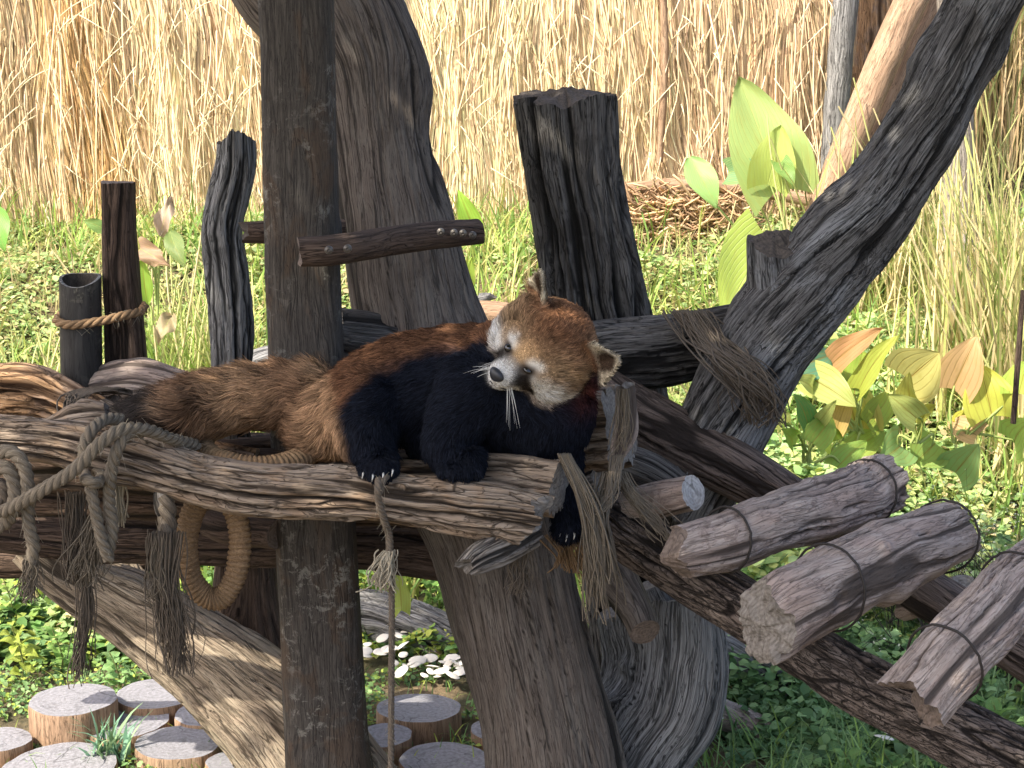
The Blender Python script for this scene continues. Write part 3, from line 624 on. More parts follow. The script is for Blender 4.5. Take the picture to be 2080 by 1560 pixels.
log('post', [(1148, 200, 4.2, 106), (1160, 330, 4.2, 98), (1180, 450, 4.2, 98), (1205, 600, 4.2, 104), (1225, 720, 4.2, 112), (1260, 900, 4.2, 115), (1300, 1200, 4.2, 110), (1330, 1500, 4.2, 110)], M['wood_dark'],
    'broad cracked charcoal stump post with an uneven flat top right of the head', 'post', ring=170, seg=260, sq=.7, sup=3.0, lump=.06, grain=.035, crack=.20, cs=17, cz=.45, jag=(.28, .1), seed=24, fiss=34, flen=(.15, .7), fdep=.10, endmat=M['end_dark'])
log('post', [(478, 285, 3.78, 38), (476, 350, 3.78, 42), (452, 460, 3.78, 44), (460, 560, 3.78, 44), (468, 680, 3.78, 44), (470, 780, 3.78, 38), (475, 880, 3.78, 40)], M['wood_silver'],
    'knobbly blue grey weathered post with a notched top, third from the left', 'post', ring=110, seg=240, lump=.16, grain=.04, crack=.14, cs=20, jag=(.5, .1), seed=25, fiss=30, flen=(.1, .5), nodes=[(.05, 60, .2, .02), (.33, -100, .25, .035), (.16, -95, .15, .02)], endmat=M['end_dark'])
log('post', [(240, 372, 3.72, 33), (243, 480, 3.72, 34), (250, 620, 3.72, 38), (256, 760, 3.72, 42), (258, 900, 3.72, 42)], M['wood_brown'],
    'dark brown split post with a slanted cut top roped to the bamboo stump', 'post', ring=90, seg=200, lump=.06, grain=.03, crack=.08, sup=2.8, cs=22, jag=(.12, .1), seed=26, fiss=20, endmat=M['end_brown'])
# hollow bamboo
def bamboo():
    t = empty('bamboo_stump', P(166, 770, 3.66), 'short hollow black bamboo stump roped to the split post at the left', 'bamboo')
    a, b = P(163, 566, 3.66), P(168, 950, 3.66); r = 42*mpp(600, 3.66); n, m = 60, 64
    C = np.array([a+(b-a)*q for q in np.linspace(0, 1, n)]); th = np.linspace(0, 2*np.pi, m, endpoint=False)
    def wall(rad, name, mat, flip):
        V = []
        for i, c in enumerate(C):
            rr = rad*(1+.02*math.exp(-((i-40)/2.)**2))
            for k in th: V.append(c+np.array([math.cos(k)*rr, math.sin(k)*rr, (.010*math.sin(k)+.004*math.cos(2*k))*(1 if i < 3 else max(0, 1-i/12))]))
        V = np.array(V); Fq = gridfaces(n, m); L_ = np.repeat(np.linspace(0, .5, n), m); tt = np.tile(th, n)
        return mesh(name, V, Fq[:, ::-1] if flip else Fq, mat, t, attrs={'grain': ('FLOAT_VECTOR', np.stack([np.cos(tt)*r, np.sin(tt)*r, L_], -1)), 'ck': ('FLOAT', 0*tt)}), V
    o1, Vo = wall(r, 'outer_wall', M['bamboo_skin'], False); o2, Vi = wall(r*.84, 'inner_wall', M['end_dark'], True)
    V = np.vstack([Vo[:m], (Vo[:m]+Vi[:m])/2+[0, 0, .001], Vi[:m]]); mesh('rim', V, gridfaces(3, m), M['wood_silver'], t, attrs={'grain': ('FLOAT_VECTOR', V), 'ck': ('FLOAT', np.zeros(len(V)))})
bamboo()

# crooked branch
t = log('crooked_branch', [(2200, -420, 3.7, 76), (2050, -110, 3.75, 74), (2000, 0, 3.78, 72), (1946, 110, 3.8, 76), (1890, 240, 3.82, 74), (1795, 395, 3.85, 82), (1715, 490, 3.88, 96), (1630, 595, 3.9, 106), (1556, 700, 3.9, 98), (1500, 800, 3.88, 96), (1430, 930, 3.85, 94), (1370, 1060, 3.82, 92)], M['wood_branch'],
    'big crooked dark grey branch slanting up to the upper right corner', 'branch', ring=180, seg=300, sq=.85, lump=.16, grain=.045, crack=.13, cs=20, cz=.8, twist=1.2, seed=27, fiss=70, fdep=.14, nodes=[(.30, 10, .25, .05), (.33, 170, .22, .05), (.42, 0, .16, .06), (.70, 180, .08, .08)], caps=(0, 0))
log('branch_stub', [(1600, 680, 3.92, 84), (1590, 590, 3.91, 76), (1576, 490, 3.90, 58)], M['wood_branch'], None, ring=90, seg=50, jag=(.1, .35), seed=28, lump=.1, grain=.04, crack=.1, parent=t, endmat=M['end_dark'])
log('log', [(1130, 735, 3.99, 66), (1220, 722, 3.99, 74), (1330, 712, 3.99, 76), (1450, 694, 3.99, 70), (1570, 672, 3.99, 62), (1640, 660, 3.99, 52)], M['wood_dark'],
    'dark horizontal cross log running from behind the head to the crooked branch', 'log', ring=120, seg=170, lump=.09, grain=.03, crack=.12, cs=20, cz=1.0, seed=29, fiss=50)
log('log', [(1215, 790, 4.2, 50), (1280, 800, 4.2, 56), (1300, 860, 4.2, 40)], M['wood_dark'], 'dark log end wedged under the horizontal cross log right of the cheek', 'log', ring=60, seg=40, seed=30)

# crossbars
t = log('crossbar', [(608, 512, 3.30, 30), (680, 508, 3.32, 31), (780, 492, 3.42, 30), (880, 478, 3.52, 29), (972, 470, 3.6, 26)], M['wood_brown'], 'short round crossbar nailed across the tall post and the thick trunk', 'crossbar', ring=70, seg=130, lump=.05, grain=.008, crack=.01, seed=31, endmat=M['end_brown'])
def nail(px, py, Y, parent, r=.0085, name='nail'):
    c = P(px, py, Y); n = 14; V = [c+[0, -.006, 0]]; prof = [(0.35, -.0085), (.45, -.006), (.9, -.007), (1, -.004), (1, .004)]
    for k, dy in prof: V += [c+np.array([math.cos(a)*r*k, dy, math.sin(a)*r*k]) for a in np.linspace(0, 2*np.pi, n, endpoint=False)]
    Fc = [[0, 1+(j+1) % n, 1+j] for j in range(n)]+[list(map(int, f[::-1])) for f in gridfaces(len(prof), n, 1)]
    mesh(name, V, Fc, M['nail_head'], parent)
for (px, py, Y) in ((668, 508, 3.23), (706, 505, 3.25), (895, 471, 3.44), (922, 473, 3.46), (940, 474, 3.47), (960, 478, 3.50)): nail(px, py, Y, t)
log('crossbar', [(500, 473, 3.66, 21), (540, 472, 3.66, 23), (640, 470, 3.66, 23), (700, 468, 3.68, 23)], M['wood_brown'], 'dark crossbar end poking out behind the left edge of the tall post', 'crossbar', ring=40, seg=60, crack=.02, seed=32, jag=(.5, .1), endmat=M['end_dark'])

# ------------------------------------------------------------------ platform logs
W = M['wood_platform']
log('log', [(-120, 872, 3.18, 40), (0, 884, 3.18, 42), (110, 896, 3.17, 46), (200, 916, 3.16, 54), (310, 948, 3.15, 54), (420, 978, 3.14, 54), (540, 998, 3.13, 58), (700, 1004, 3.12, 56), (860, 1020, 3.11, 54), (980, 1036, 3.10, 58), (1082, 1054, 3.10, 54)], W,
    'long splintered grey log along the front edge of the platform with a broken stepped end', 'log', ring=250, seg=330, sq=1.0, lump=.13, grain=.06, crack=.34, cs=27, cz=.85, seed=41, fiss=95, fdep=.20, jag=(.2, .55), nodes=[(.28, 200, .18, .05)])
log('log', [(660, 985, 3.32, 48), (780, 975, 3.30, 52), (900, 972, 3.28, 54), (1020, 978, 3.22, 58), (1138, 994, 3.18, 60)], W,
    'squared log under the front paws with a clean sawn right end', 'log', ring=150, seg=200, sq=.9, sup=3.2, lump=.09, grain=.05, crack=.22, cs=26, cz=.9, seed=42, fiss=45, fdep=.20, jag=(.2, .12), endmat=M['end_grey'])
log('log', [(-120, 790, 3.62, 50), (0, 792, 3.60, 54), (80, 800, 3.58, 56), (170, 836, 3.55, 46), (260, 872, 3.5, 34), (400, 915, 3.45, 28), (520, 940, 3.42, 30)], M['wood_orange'],
    'orange brown cracked log at the left edge, warm where the sun catches it', 'log', ring=150, seg=230, lump=.14, grain=.06, crack=.30, cs=26, cz=1.1, seed=43, fiss=60, fdep=.22)
log('log', [(150, 800, 3.66, 34), (220, 782, 3.66, 42), (300, 780, 3.66, 50), (400, 806, 3.65, 46), (520, 830, 3.62, 46), (700, 860, 3.6, 46), (900, 880, 3.6, 46), (1100, 880, 3.6, 46)], M['wood_rung'],
    'humped grey brown log lying beneath the bushy tail', 'log', ring=130, seg=220, lump=.10, grain=.035, crack=.07, seed=44, fiss=30, nodes=[(.12, 0, .16, .05)])
log('log', [(40, 905, 3.34, 26), (110, 880, 3.33, 34), (175, 858, 3.32, 42), (222, 848, 3.32, 30)], W,
    'twisted grey knotted log end wedged where the ropes cross at the left', 'log', ring=100, seg=80, lump=.14, grain=.05, crack=.12, seed=45, fiss=22, twist=5, nodes=[(.7, 10, .25, .03)])
log('log', [(200, 830, 3.36, 25), (270, 862, 3.35, 27), (350, 898, 3.33, 27), (400, 925, 3.32, 22), (450, 950, 3.34, 12)], W,
    'slim grey log slanting from the rope tie down under the wrapped ring', 'log', ring=90, seg=140, lump=.07, grain=.05, crack=.13, seed=46, fiss=26)
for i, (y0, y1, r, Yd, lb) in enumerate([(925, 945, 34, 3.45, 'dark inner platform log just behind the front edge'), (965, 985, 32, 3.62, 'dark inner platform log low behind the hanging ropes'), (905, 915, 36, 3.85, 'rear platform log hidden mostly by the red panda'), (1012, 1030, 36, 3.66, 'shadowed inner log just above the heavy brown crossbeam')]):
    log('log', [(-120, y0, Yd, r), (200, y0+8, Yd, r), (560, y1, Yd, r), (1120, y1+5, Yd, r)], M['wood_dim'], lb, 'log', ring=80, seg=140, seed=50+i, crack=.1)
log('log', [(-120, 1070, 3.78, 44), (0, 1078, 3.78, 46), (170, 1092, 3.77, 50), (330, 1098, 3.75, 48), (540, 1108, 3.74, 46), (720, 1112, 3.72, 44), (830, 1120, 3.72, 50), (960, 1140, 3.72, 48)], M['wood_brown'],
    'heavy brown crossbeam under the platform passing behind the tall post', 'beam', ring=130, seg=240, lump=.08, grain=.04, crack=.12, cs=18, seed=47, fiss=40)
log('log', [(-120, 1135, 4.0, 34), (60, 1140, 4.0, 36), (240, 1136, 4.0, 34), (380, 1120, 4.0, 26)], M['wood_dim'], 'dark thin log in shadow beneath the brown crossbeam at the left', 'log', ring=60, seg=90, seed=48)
log('log', [(942, 1158, 3.02, 22), (975, 1135, 3.05, 32), (1020, 1112, 3.1, 36), (1080, 1080, 3.18, 36)], M['wood_pale'], 'small splintered log stub poking out under the broken end of the front log', 'log', ring=100, seg=90, lump=.12, grain=.09, crack=.22, cs=28, cz=1.6, jag=(.8, .2), seed=49, fiss=16, fdep=.25, flen=(.04, .15))
log('log', [(1060, 868, 3.50, 88), (1150, 874, 3.48, 90), (1262, 868, 3.42, 84)], M['wood_platform'], 'thick split log end standing right of the red panda chest', 'log', ring=130, seg=90, sup=3.5, lump=.07, grain=.05, crack=.16, cs=22, cz=1.5, seed=55, fiss=26, fdep=.2, jag=(.1, .12), endmat=M['end_grey'])
log('log', [(1170, 1010, 3.40, 46), (1225, 985, 3.38, 46)], M['wood_pale'], 'short pale log end between the frayed fibres right of the hanging paw', 'log', ring=80, seg=40, seed=56)
log('wood_slab', [(1272, 785, 3.31, 20), (1274, 850, 3.30, 26), (1262, 905, 3.29, 20), (1254, 930, 3.29, 10)], M['wood_rung'], 'flap of loose splintered bark over the end of the thick split log', 'bark', ring=60, seg=60, sq=.3, lump=.2, grain=.08, crack=.2, seed=57, jag=(.4, .5))

# ladder
log('rail', [(1130, 960, 3.50, 50), (1200, 1030, 3.45, 56), (1300, 1100, 3.38, 60), (1400, 1165, 3.30, 60), (1550, 1262, 3.2, 60), (1700, 1360, 3.10, 62), (1850, 1440, 3.0, 66), (1990, 1512, 2.9, 70), (2160, 1600, 2.8, 74)], M['wood_bark'],
    'near ladder rail of rough scaly bark running down to the lower right corner', 'log', ring=180, seg=300, lump=.05, grain=.05, crack=.10, cs=26, cz=4, seed=61, fiss=60, flen=(.03, .2))
log('rail', [(1190, 760, 3.95, 44), (1280, 838, 3.9, 62), (1390, 900, 3.83, 62), (1500, 960, 3.75, 58), (1620, 1030, 3.68, 54), (1780, 1135, 3.58, 52), (1900, 1215, 3.5, 52), (2030, 1295, 3.42, 52), (2160, 1380, 3.34, 52)], M['wood_rail'],
    'far ladder rail of smoother brown wood passing beneath the rungs', 'log', ring=130, seg=260, lump=.06, grain=.03, crack=.07, seed=62, fiss=40, nodes=[(.28, 180, .25, .03)])
RW = M['wood_rung']
RP0 = [(1385, 1122, 3.05, 58), (1470, 1098, 3.10, 60), (1580, 1062, 3.18, 63), (1690, 1025, 3.28, 62), (1760, 1000, 3.38, 60), (1818, 972, 3.44, 56)]
r1 = log('rung', RP0, RW,
    'uppermost ladder rung, split lengthwise with a dirt-packed broken left end', 'log', ring=170, seg=200, lump=.24, grain=.03, crack=.12, cs=19, cz=.7, seed=63, fiss=44, fdep=.26, fw=.0024, flen=(.05, .3), jag=(.55, .6), group='wired ladder rungs', endmat=M['end_brown'], nodes=[(.9, 0, .2, .04)])
RP1 = [(1562, 1258, 2.92, 84), (1620, 1225, 2.96, 84), (1720, 1175, 3.04, 78), (1820, 1128, 3.14, 74), (1890, 1100, 3.22, 70), (1945, 1078, 3.3, 60)]
r2 = log('rung', RP1, RW,
    'middle ladder rung, broad smooth driftwood with knots and a grey broken left end', 'log', ring=170, seg=200, lump=.24, grain=.025, crack=.08, cs=17, cz=.8, seed=64, fiss=40, fdep=.16, fw=.0022, flen=(.04, .2), jag=(.5, .35), group='wired ladder rungs', endmat=M['end_grey'], nodes=[(.42, 170, -.3, .03), (.5, 190, .25, .04), (.45, -60, .15, .015), (.2, -100, -.15, .015)])
RP2 = [(1858, 1420, 2.72, 76), (1920, 1345, 2.78, 75), (1990, 1270, 2.87, 72), (2060, 1200, 2.97, 70), (2140, 1130, 3.08, 66)]
r3 = log('rung', RP2, RW,
    'lowest ladder rung with a muddy flat broken end pointing down left', 'log', ring=170, seg=180, lump=.22, grain=.03, crack=.10, cs=19, cz=.8, seed=65, fiss=44, fdep=.2, fw=.0022, flen=(.05, .25), jag=(.45, .2), group='wired ladder rungs', endmat=M['end_brown'])
RP = [RP0, RP1, RP2]
def hoop(pts, u, parent, slant=.25):
    K = topx(pts); S = spline(K, 60); T, B, N = frames(S[:, :3]); i = int(u*59); r = S[i, 3]; C = []
    for a in np.linspace(0, 2*np.pi, 49):
        C.append(S[i, :3]+B[i]*math.cos(a)*r*1.10+N[i]*math.sin(a)*r*1.12+T[i]*slant*r*math.cos(a+.8)+rng.normal(0, .0006, 3))
    tubemesh('binding_wire', [np.array(C)], [.0026], M['wire'], parent, 6)
for pts, us, r_ in ((RP[0], (.17, .86), r1), (RP[1], (.28, .9), r2), (RP[2], (.2, .72), r3)):
    for u in us: hoop(pts, u, r_)
log('log', [(1270, 1035, 3.42, 38), (1340, 1015, 3.36, 38), (1408, 1000, 3.30, 36)], M['wood_rung'], 'short log stub with a pale oval sawn face resting on the near rail', 'log', ring=90, seg=60, seed=66, crack=.1, jag=(.1, .06), endmat=M['end_pale'])
log('log', [(1240, 930, 3.75, 40), (1320, 960, 3.72, 40), (1400, 1010, 3.7, 34)], M['wood_dark'], 'dark blue grey log in the shadow between the two ladder rails', 'log', ring=70, seg=60, seed=67)
log('log', [(1210, 1120, 3.72, 52), (1260, 1190, 3.66, 42), (1290, 1240, 3.6, 36), (1310, 1284, 3.54, 33)], M['wood_under'], 'short round log with a brown sawn face poking down beside the buttressed stump', 'log', ring=80, seg=70, seed=68, jag=(.1, .08), endmat=M['end_brown'], crack=.04)
log('stump', [(1330, 1190, 3.95, 70), (1350, 1240, 3.93, 76), (1350, 1300, 3.92, 70)], M['wood_silver'], 'pale grey cut stump block under the near ladder rail', 'stump', ring=90, seg=50, seed=69, crack=.05)
log('buttress_root', [(1330, 1230, 3.86, 120), (1345, 1330, 3.84, 126), (1345, 1430, 3.82, 122), (1310, 1520, 3.8, 112), (1270, 1640, 3.78, 120)], M['wood_silver'],
    'swirling silver grey buttress root spreading right of the thick trunk foot', 'tree root', ring=160, seg=180, sq=.7, lump=.20, grain=.035, crack=.09, cs=10, cz=.7, twist=1.5, seed=70, fiss=40, fdep=.07, fw=.0026, nodes=[(.25, -140, -.35, .08), (.5, 180, .1, .1)])
log('leg_log', [(60, 1110, 3.95, 44), (130, 1160, 3.93, 58), (250, 1228, 3.90, 74), (380, 1315, 3.88, 92), (490, 1400, 3.86, 112), (590, 1500, 3.84, 128), (680, 1640, 3.82, 150)], M['wood_leg'],
    'big pale sunlit log slanting down from the left to the foot of the tall post', 'log', ring=190, seg=260, sq=.85, lump=.10, grain=.04, crack=.09, cs=14, cz=1.0, seed=71, fiss=70, fdep=.10, flen=(.04, .25), nodes=[(.30, -30, .2, .06), (.2, -150, .1, .05)])
log('leg_stub', [(245, 1140, 3.98, 34), (262, 1185, 3.95, 46), (300, 1240, 3.92, 60)], M['wood_leg'], 'broken pale stub rising from the sunlit slanting log', 'log', ring=100, seg=60, jag=(.5, .1), lump=.15, grain=.06, crack=.14, seed=72)
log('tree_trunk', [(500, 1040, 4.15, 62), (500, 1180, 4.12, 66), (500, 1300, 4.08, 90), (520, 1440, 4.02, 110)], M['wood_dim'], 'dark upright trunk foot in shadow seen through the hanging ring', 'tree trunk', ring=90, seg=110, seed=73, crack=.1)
log('log', [(430, 1065, 3.55, 30), (470, 1075, 3.5, 34), (560, 1085, 3.45, 30)], M['wood_brown'], 'short brown log end under the front log above the hanging ring', 'log', ring=60, seg=50, seed=74, endmat=M['end_brown'])
log('fallen_log', [(640, 1290, 4.95, 66), (740, 1262, 4.95, 68), (850, 1290, 4.9, 66), (960, 1330, 4.85, 52), (1060, 1370, 4.8, 50)], M['wood_silver'], 'pale weathered log on the ground behind the thin hanging rope', 'log', ring=130, seg=150, lump=.14, grain=.04, crack=.11, seed=75, fiss=30, twist=1)
log('fallen_log', [(1380, 1290, 4.5, 50), (1480, 1330, 4.45, 46), (1600, 1400, 4.4, 36)], M['wood_silver'], 'grey fallen log among weeds right of the buttress root', 'log', ring=70, seg=90, seed=76)
log('fallen_log', [(1440, 1440, 4.25, 34), (1550, 1490, 4.2, 34), (1650, 1545, 4.15, 30)], M['wood_rung'], 'low brown log half hidden in the weeds at the bottom right', 'log', ring=60, seg=80, seed=77)
log('branch', [(1830, 1240, 3.62, 22), (1900, 1215, 3.55, 30), (1960, 1190, 3.5, 28)], M['wood_rung'], 'stubby branch piece between the middle and lowest rungs', 'branch', ring=60, seg=40, seed=78, jag=(.3, .3))

# ------------------------------------------------------------------ stump paving
def stump(px, py, rpx, label, sy=None):
    z = (.11 if px == 148 else .055+rng.uniform(-.015, .015)); c = PZ(px, py, z); r = rpx*.95*mpp(py, c[1]); n = 72; th = np.linspace(0, 2*np.pi, n, endpoint=False); sd = int(px*7+py)
    wob = 1+.10*(fbm(np.stack([np.cos(th)*1.3, np.sin(th)*1.3, 0*th+sd], -1), sd, 3)-.5)*2
    ti = rng.normal(0, .03, 2)
    t = empty('stump_slice', (c[0], c[1], -.02), label, 'stump', 'sawn stump slices paving the ground')
    rows, at = [], []
    for k, dz in ((1.02, -.12), (1.01, -.08), (1.0, -.03), (1.0, -.006), (.985, 0.0)):
        p = np.stack([c[0]+np.cos(th)*r*wob*k, c[1]+np.sin(th)*r*wob*k, z+dz+0*th+ti[0]*np.cos(th)*r+ti[1]*np.sin(th)*r], -1); rows.append(p)
        at.append(np.stack([np.cos(th)*r, np.sin(th)*r, 0*th+dz], -1)+sd)
    V = np.vstack(rows); mesh('bark_side', V, gridfaces(5, n), M['stump_side'], t, attrs={'grain': ('FLOAT_VECTOR', np.vstack(at)), 'ck': ('FLOAT', np.zeros(len(V)))})
    rows2, at2 = [], []
    for k in (.985, .93, .8, .6, .4, .2, .03):
        q = np.stack([np.cos(th)*r*wob*k, np.sin(th)*r*wob*k], -1); hz = (fbm(np.c_[q*25, 0*th+sd], sd, 2)-.5)*.006*(1-(k/.985)**6)
        rows2.append(np.stack([c[0]+q[:, 0], c[1]+q[:, 1], z+hz+(ti[0]*q[:, 0]+ti[1]*q[:, 1])], -1)); at2.append(np.c_[q, 0*th+sd])
    V = np.vstack(rows2); Fl = [list(map(int, f)) for f in gridfaces(7, n)]+[[int(6*n+j) for j in range(n)]]
    mesh('sawn_top', V, Fl, M['stump_top'], t, attrs={'grain': ('FLOAT_VECTOR', np.vstack(at2)), 'ck': ('FLOAT', np.zeros(len(V)))})
for a in [(148, 1420, 96, 'flat sawn stump slice with a tall orange bark side at the left'), (318, 1408, 88, 'sawn stump slice behind, nearest the leafy weeds'), (255, 1466, 92, 'oval stump slice in the middle of the left group'),
          (415, 1448, 62, 'stump slice half hidden by the sunlit slanting log'), (360, 1508, 92, 'round bluish stump slice at the bottom, right of the grass tuft'), (-2, 1502, 66, 'stump slice cut off by the left edge'),
          (120, 1560, 125, 'big stump slice along the bottom edge at the left'), (850, 1437, 92, 'large oval grey stump slice right of the thin hanging rope'), (782, 1492, 56, 'small stump slice behind the foot of the thin hanging rope'),
          (905, 1545, 98, 'stump slice with twigs on it beside the thick trunk foot'), (480, 1545, 66, 'dull stump slice in front of the sunlit slanting log'), (735, 1580, 75, 'stump slice at the bottom edge between post and rope'), (1010, 1480, 60, 'stump slice half behind the thick trunk foot')]:
    stump(*a)

# ------------------------------------------------------------------ red panda
CR, CU, CT = np.array([1, 0, 0.]), np.array([0, sp, cp]), np.array([0, -cp, sp])
def unit(v): return v/np.linalg.norm(v)
HC = P(1104, 706, 3.20); HS = mpp(708, 3.20)          # head centre, metres per pixel
Xi = unit(.80*CR-.60*CU); Ui = .60*CR+.80*CU
HF = unit(-.30*Xi-.64*Ui+.71*CT)                        # where the face points
HX = unit(Xi-HF*np.dot(Xi, HF)); HU = np.cross(HF, HX); HU = HU if np.dot(HU, Ui) > 0 else -HU
def hp(x, u, f): return HC+HS*(HX*x+HU*u+HF*f)          # head-local pixels -> world
def to_head(V): d = (V-HC)/HS; return np.stack([d@HX, d@HU, d@HF], -1)

balls = []
def ball(p, r): balls.append((np.array(p, float), r))
def chain(pts, n=None):
    K = topx(pts); L_ = np.linalg.norm(np.diff(K[:, :3], axis=0), axis=1).sum()
    for q in spline(K, n or max(4, int(L_/.018))): ball(q[:3], abs(q[3]))
YB = 3.30
chain([(660, 850, YB+.01, 70), (720, 838, YB, 92), (800, 800, YB+.02, 106), (880, 786, YB+.03, 114), (960, 782, YB+.03, 120), (1040, 800, YB+.0, 122), (1095, 835, YB-.01, 112)])      # trunk
chain([(1010, 740, YB, 80), (1070, 720, YB-.03, 84), (1110, 715, YB-.06, 80)])                                          # neck
chain([(1080, 800, YB-.03, 95), (1130, 835, YB-.02, 78)])                                                                # ruff / right shoulder
chain([(745, 820, YB-.05, 80), (742, 870, YB-.09, 66), (755, 915, YB-.13, 44), (772, 945, YB-.17, 36), (775, 956, YB-.20, 30)])  # hind leg
chain([(960, 800, YB-.08, 78), (925, 860, YB-.11, 58), (908, 905, YB-.13, 48), (925, 935, YB-.15, 42), (950, 944, YB-.17, 36)])  # front leg
chain([(1120, 850, YB-.03, 66), (1135, 910, YB-.01, 48), (1142, 970, YB-.02, 40), (1150, 1030, YB-.06, 33), (1156, 1066, YB-.09, 27)])  # hanging arm
chain([(880, 870, YB, 70), (1000, 880, YB, 66), (1070, 890, YB-.02, 60)])                                                # belly
TAIL = [(690, 830, YB+.02, 60), (640, 808, YB+.03, 60), (580, 802, YB+.03, 54), (500, 806, YB+.02, 53), (430, 818, YB+.0, 52), (365, 832, YB-.04, 46), (310, 838, YB-.05, 32), (278, 838, YB-.05, 18)]
chain(TAIL, 60)
# toes
TO = []
for (a, b, Y0, tx, ty) in ((742, 948, YB-.19, 738, 962), (758, 953, YB-.21, 758, 967), (776, 955, YB-.21, 779, 965), (794, 948, YB-.20, 798, 957),
                           (905, 950, YB-.19, 898, 962), (925, 956, YB-.20, 922, 967), (946, 958, YB-.20, 946, 968), (966, 954, YB-.19, 970, 964),
                           (1140, 1072, YB-.10, 1138, 1086), (1152, 1078, YB-.11, 1152, 1090), (1165, 1074, YB-.11, 1168, 1085)):
    chain([(a, b, Y0, 15), (tx, ty, Y0-.012, 10)], 4); TO.append((tx, ty, Y0-.012))
# head, in head-local pixels: x right, u up, f forward
def hb(x, u, f, r): ball(hp(x, u, f), r*HS)
for x, u, f, r in ((0, 8, 0, 88), (0, 10, -25, 84), (-28, 4, 0, 80), (28, 4, 0, 80), (0, 0, 30, 70), (-20, -2, 28, 62), (20, -2, 28, 62), (0, -14, 60, 46), (0, -22, 84, 39), (0, -25, 104, 33), (0, -28, 118, 26),
                   (0, -52, 84, 28), (0, -55, 102, 20), (0, -34, 50, 50), (-52, -22, 18, 48), (52, -22, 18, 48), (-66, -22, 6, 38), (66, -22, 6, 38), (-16, 14, 56, 30), (16, 14, 56, 30)):
    hb(x, u, f, r)
bmv, bmf, off = [], [], 0
import bmesh
ico = bmesh.new(); bmesh.ops.create_icosphere(ico, subdivisions=3, radius=1)
IV = np.array([v.co[:] for v in ico.verts]); IF = [[v.index for v in f.verts] for f in ico.faces]; IF = np.array(IF)
for p, r in balls:
    bmv.append(IV*r+p); bmf.append(IF+off); off += len(IV)
# ears: cupped shells
def ear(xs, u0, f0, lean, size=1., edge=0.):
    th_ = np.linspace(-1, 1, 13); V = []; base = hp(xs, u0, f0)
    sgn = 1 if xs > 0 else -1
    dirv = unit(HX*sgn*lean[0]+HU*lean[1]+HF*lean[2]); fw = unit(HF*.9+HX*sgn*edge+HU*.15); fw = unit(fw-dirv*np.dot(fw, dirv)); sd = np.cross(dirv, fw)
    return base, dirv, fw, sd, size*HS
EARS = [ear(-68, 62, -8, (.42, .90, .1), .98, .70), ear(93, 52, -8, (.52, .85, .04), 1.10, .05)]
for base, dv, fw, sd, S in EARS:
    n0 = 15; rows = []
    for j in range(11):
        t = j/10; wdt = 46*(1-t**1.7)**.75+3
        for i in range(n0):
            a = -1+2*i/(n0-1); rows.append(base+S*(dv*(-18+t*96-8*abs(a)*(1-t))+sd*a*wdt-fw*(18*(1-a*a)*(1-.5*t)-10)))
    fr = np.array(rows); thick = 9*S
    bk = fr-fw*thick; V = np.vstack([fr, bk]); Fq = gridfaces(11, n0, closed=False); nn = len(fr)
    Fl = [f for q in Fq for f in ([q[0], q[1], q[2]], [q[0], q[2], q[3]])]
    Fl += [[a+nn, c+nn, b+nn] for a, b, c in Fl]
    rim = [i for i in range(n0)]+[j*n0+n0-1 for j in range(1, 11)]+[10*n0+i for i in range(n0-2, -1, -1)]+[j*n0 for j in range(9, 0, -1)]
    for a, b in zip(rim, rim[1:]+rim[:1]): Fl += [[a, b, b+nn], [a, b+nn, a+nn]]
    bmv.append(V); bmf.append(np.array(Fl)+off); off += len(V)
tmp = mesh('tmp', np.vstack(bmv), [list(map(int, f)) for f in np.vstack(bmf)], M['fur'], origin=(0, 0, 0))
md = tmp.modifiers.new('r', 'REMESH'); md.mode = 'VOXEL'; md.voxel_size = .0045
md = tmp.modifiers.new('s', 'SMOOTH'); md.factor = .5; md.iterations = 7
ev = tmp.evaluated_get(bpy.context.evaluated_depsgraph_get()); em = ev.to_mesh()
nv = len(em.vertices); BV = np.empty(nv*3, np.float32); em.vertices.foreach_get('co', BV); BV = BV.reshape(-1, 3).astype(float)
BF = [list(p.vertices) for p in em.polygons]
ev.to_mesh_clear(); bpy.data.objects.remove(tmp)
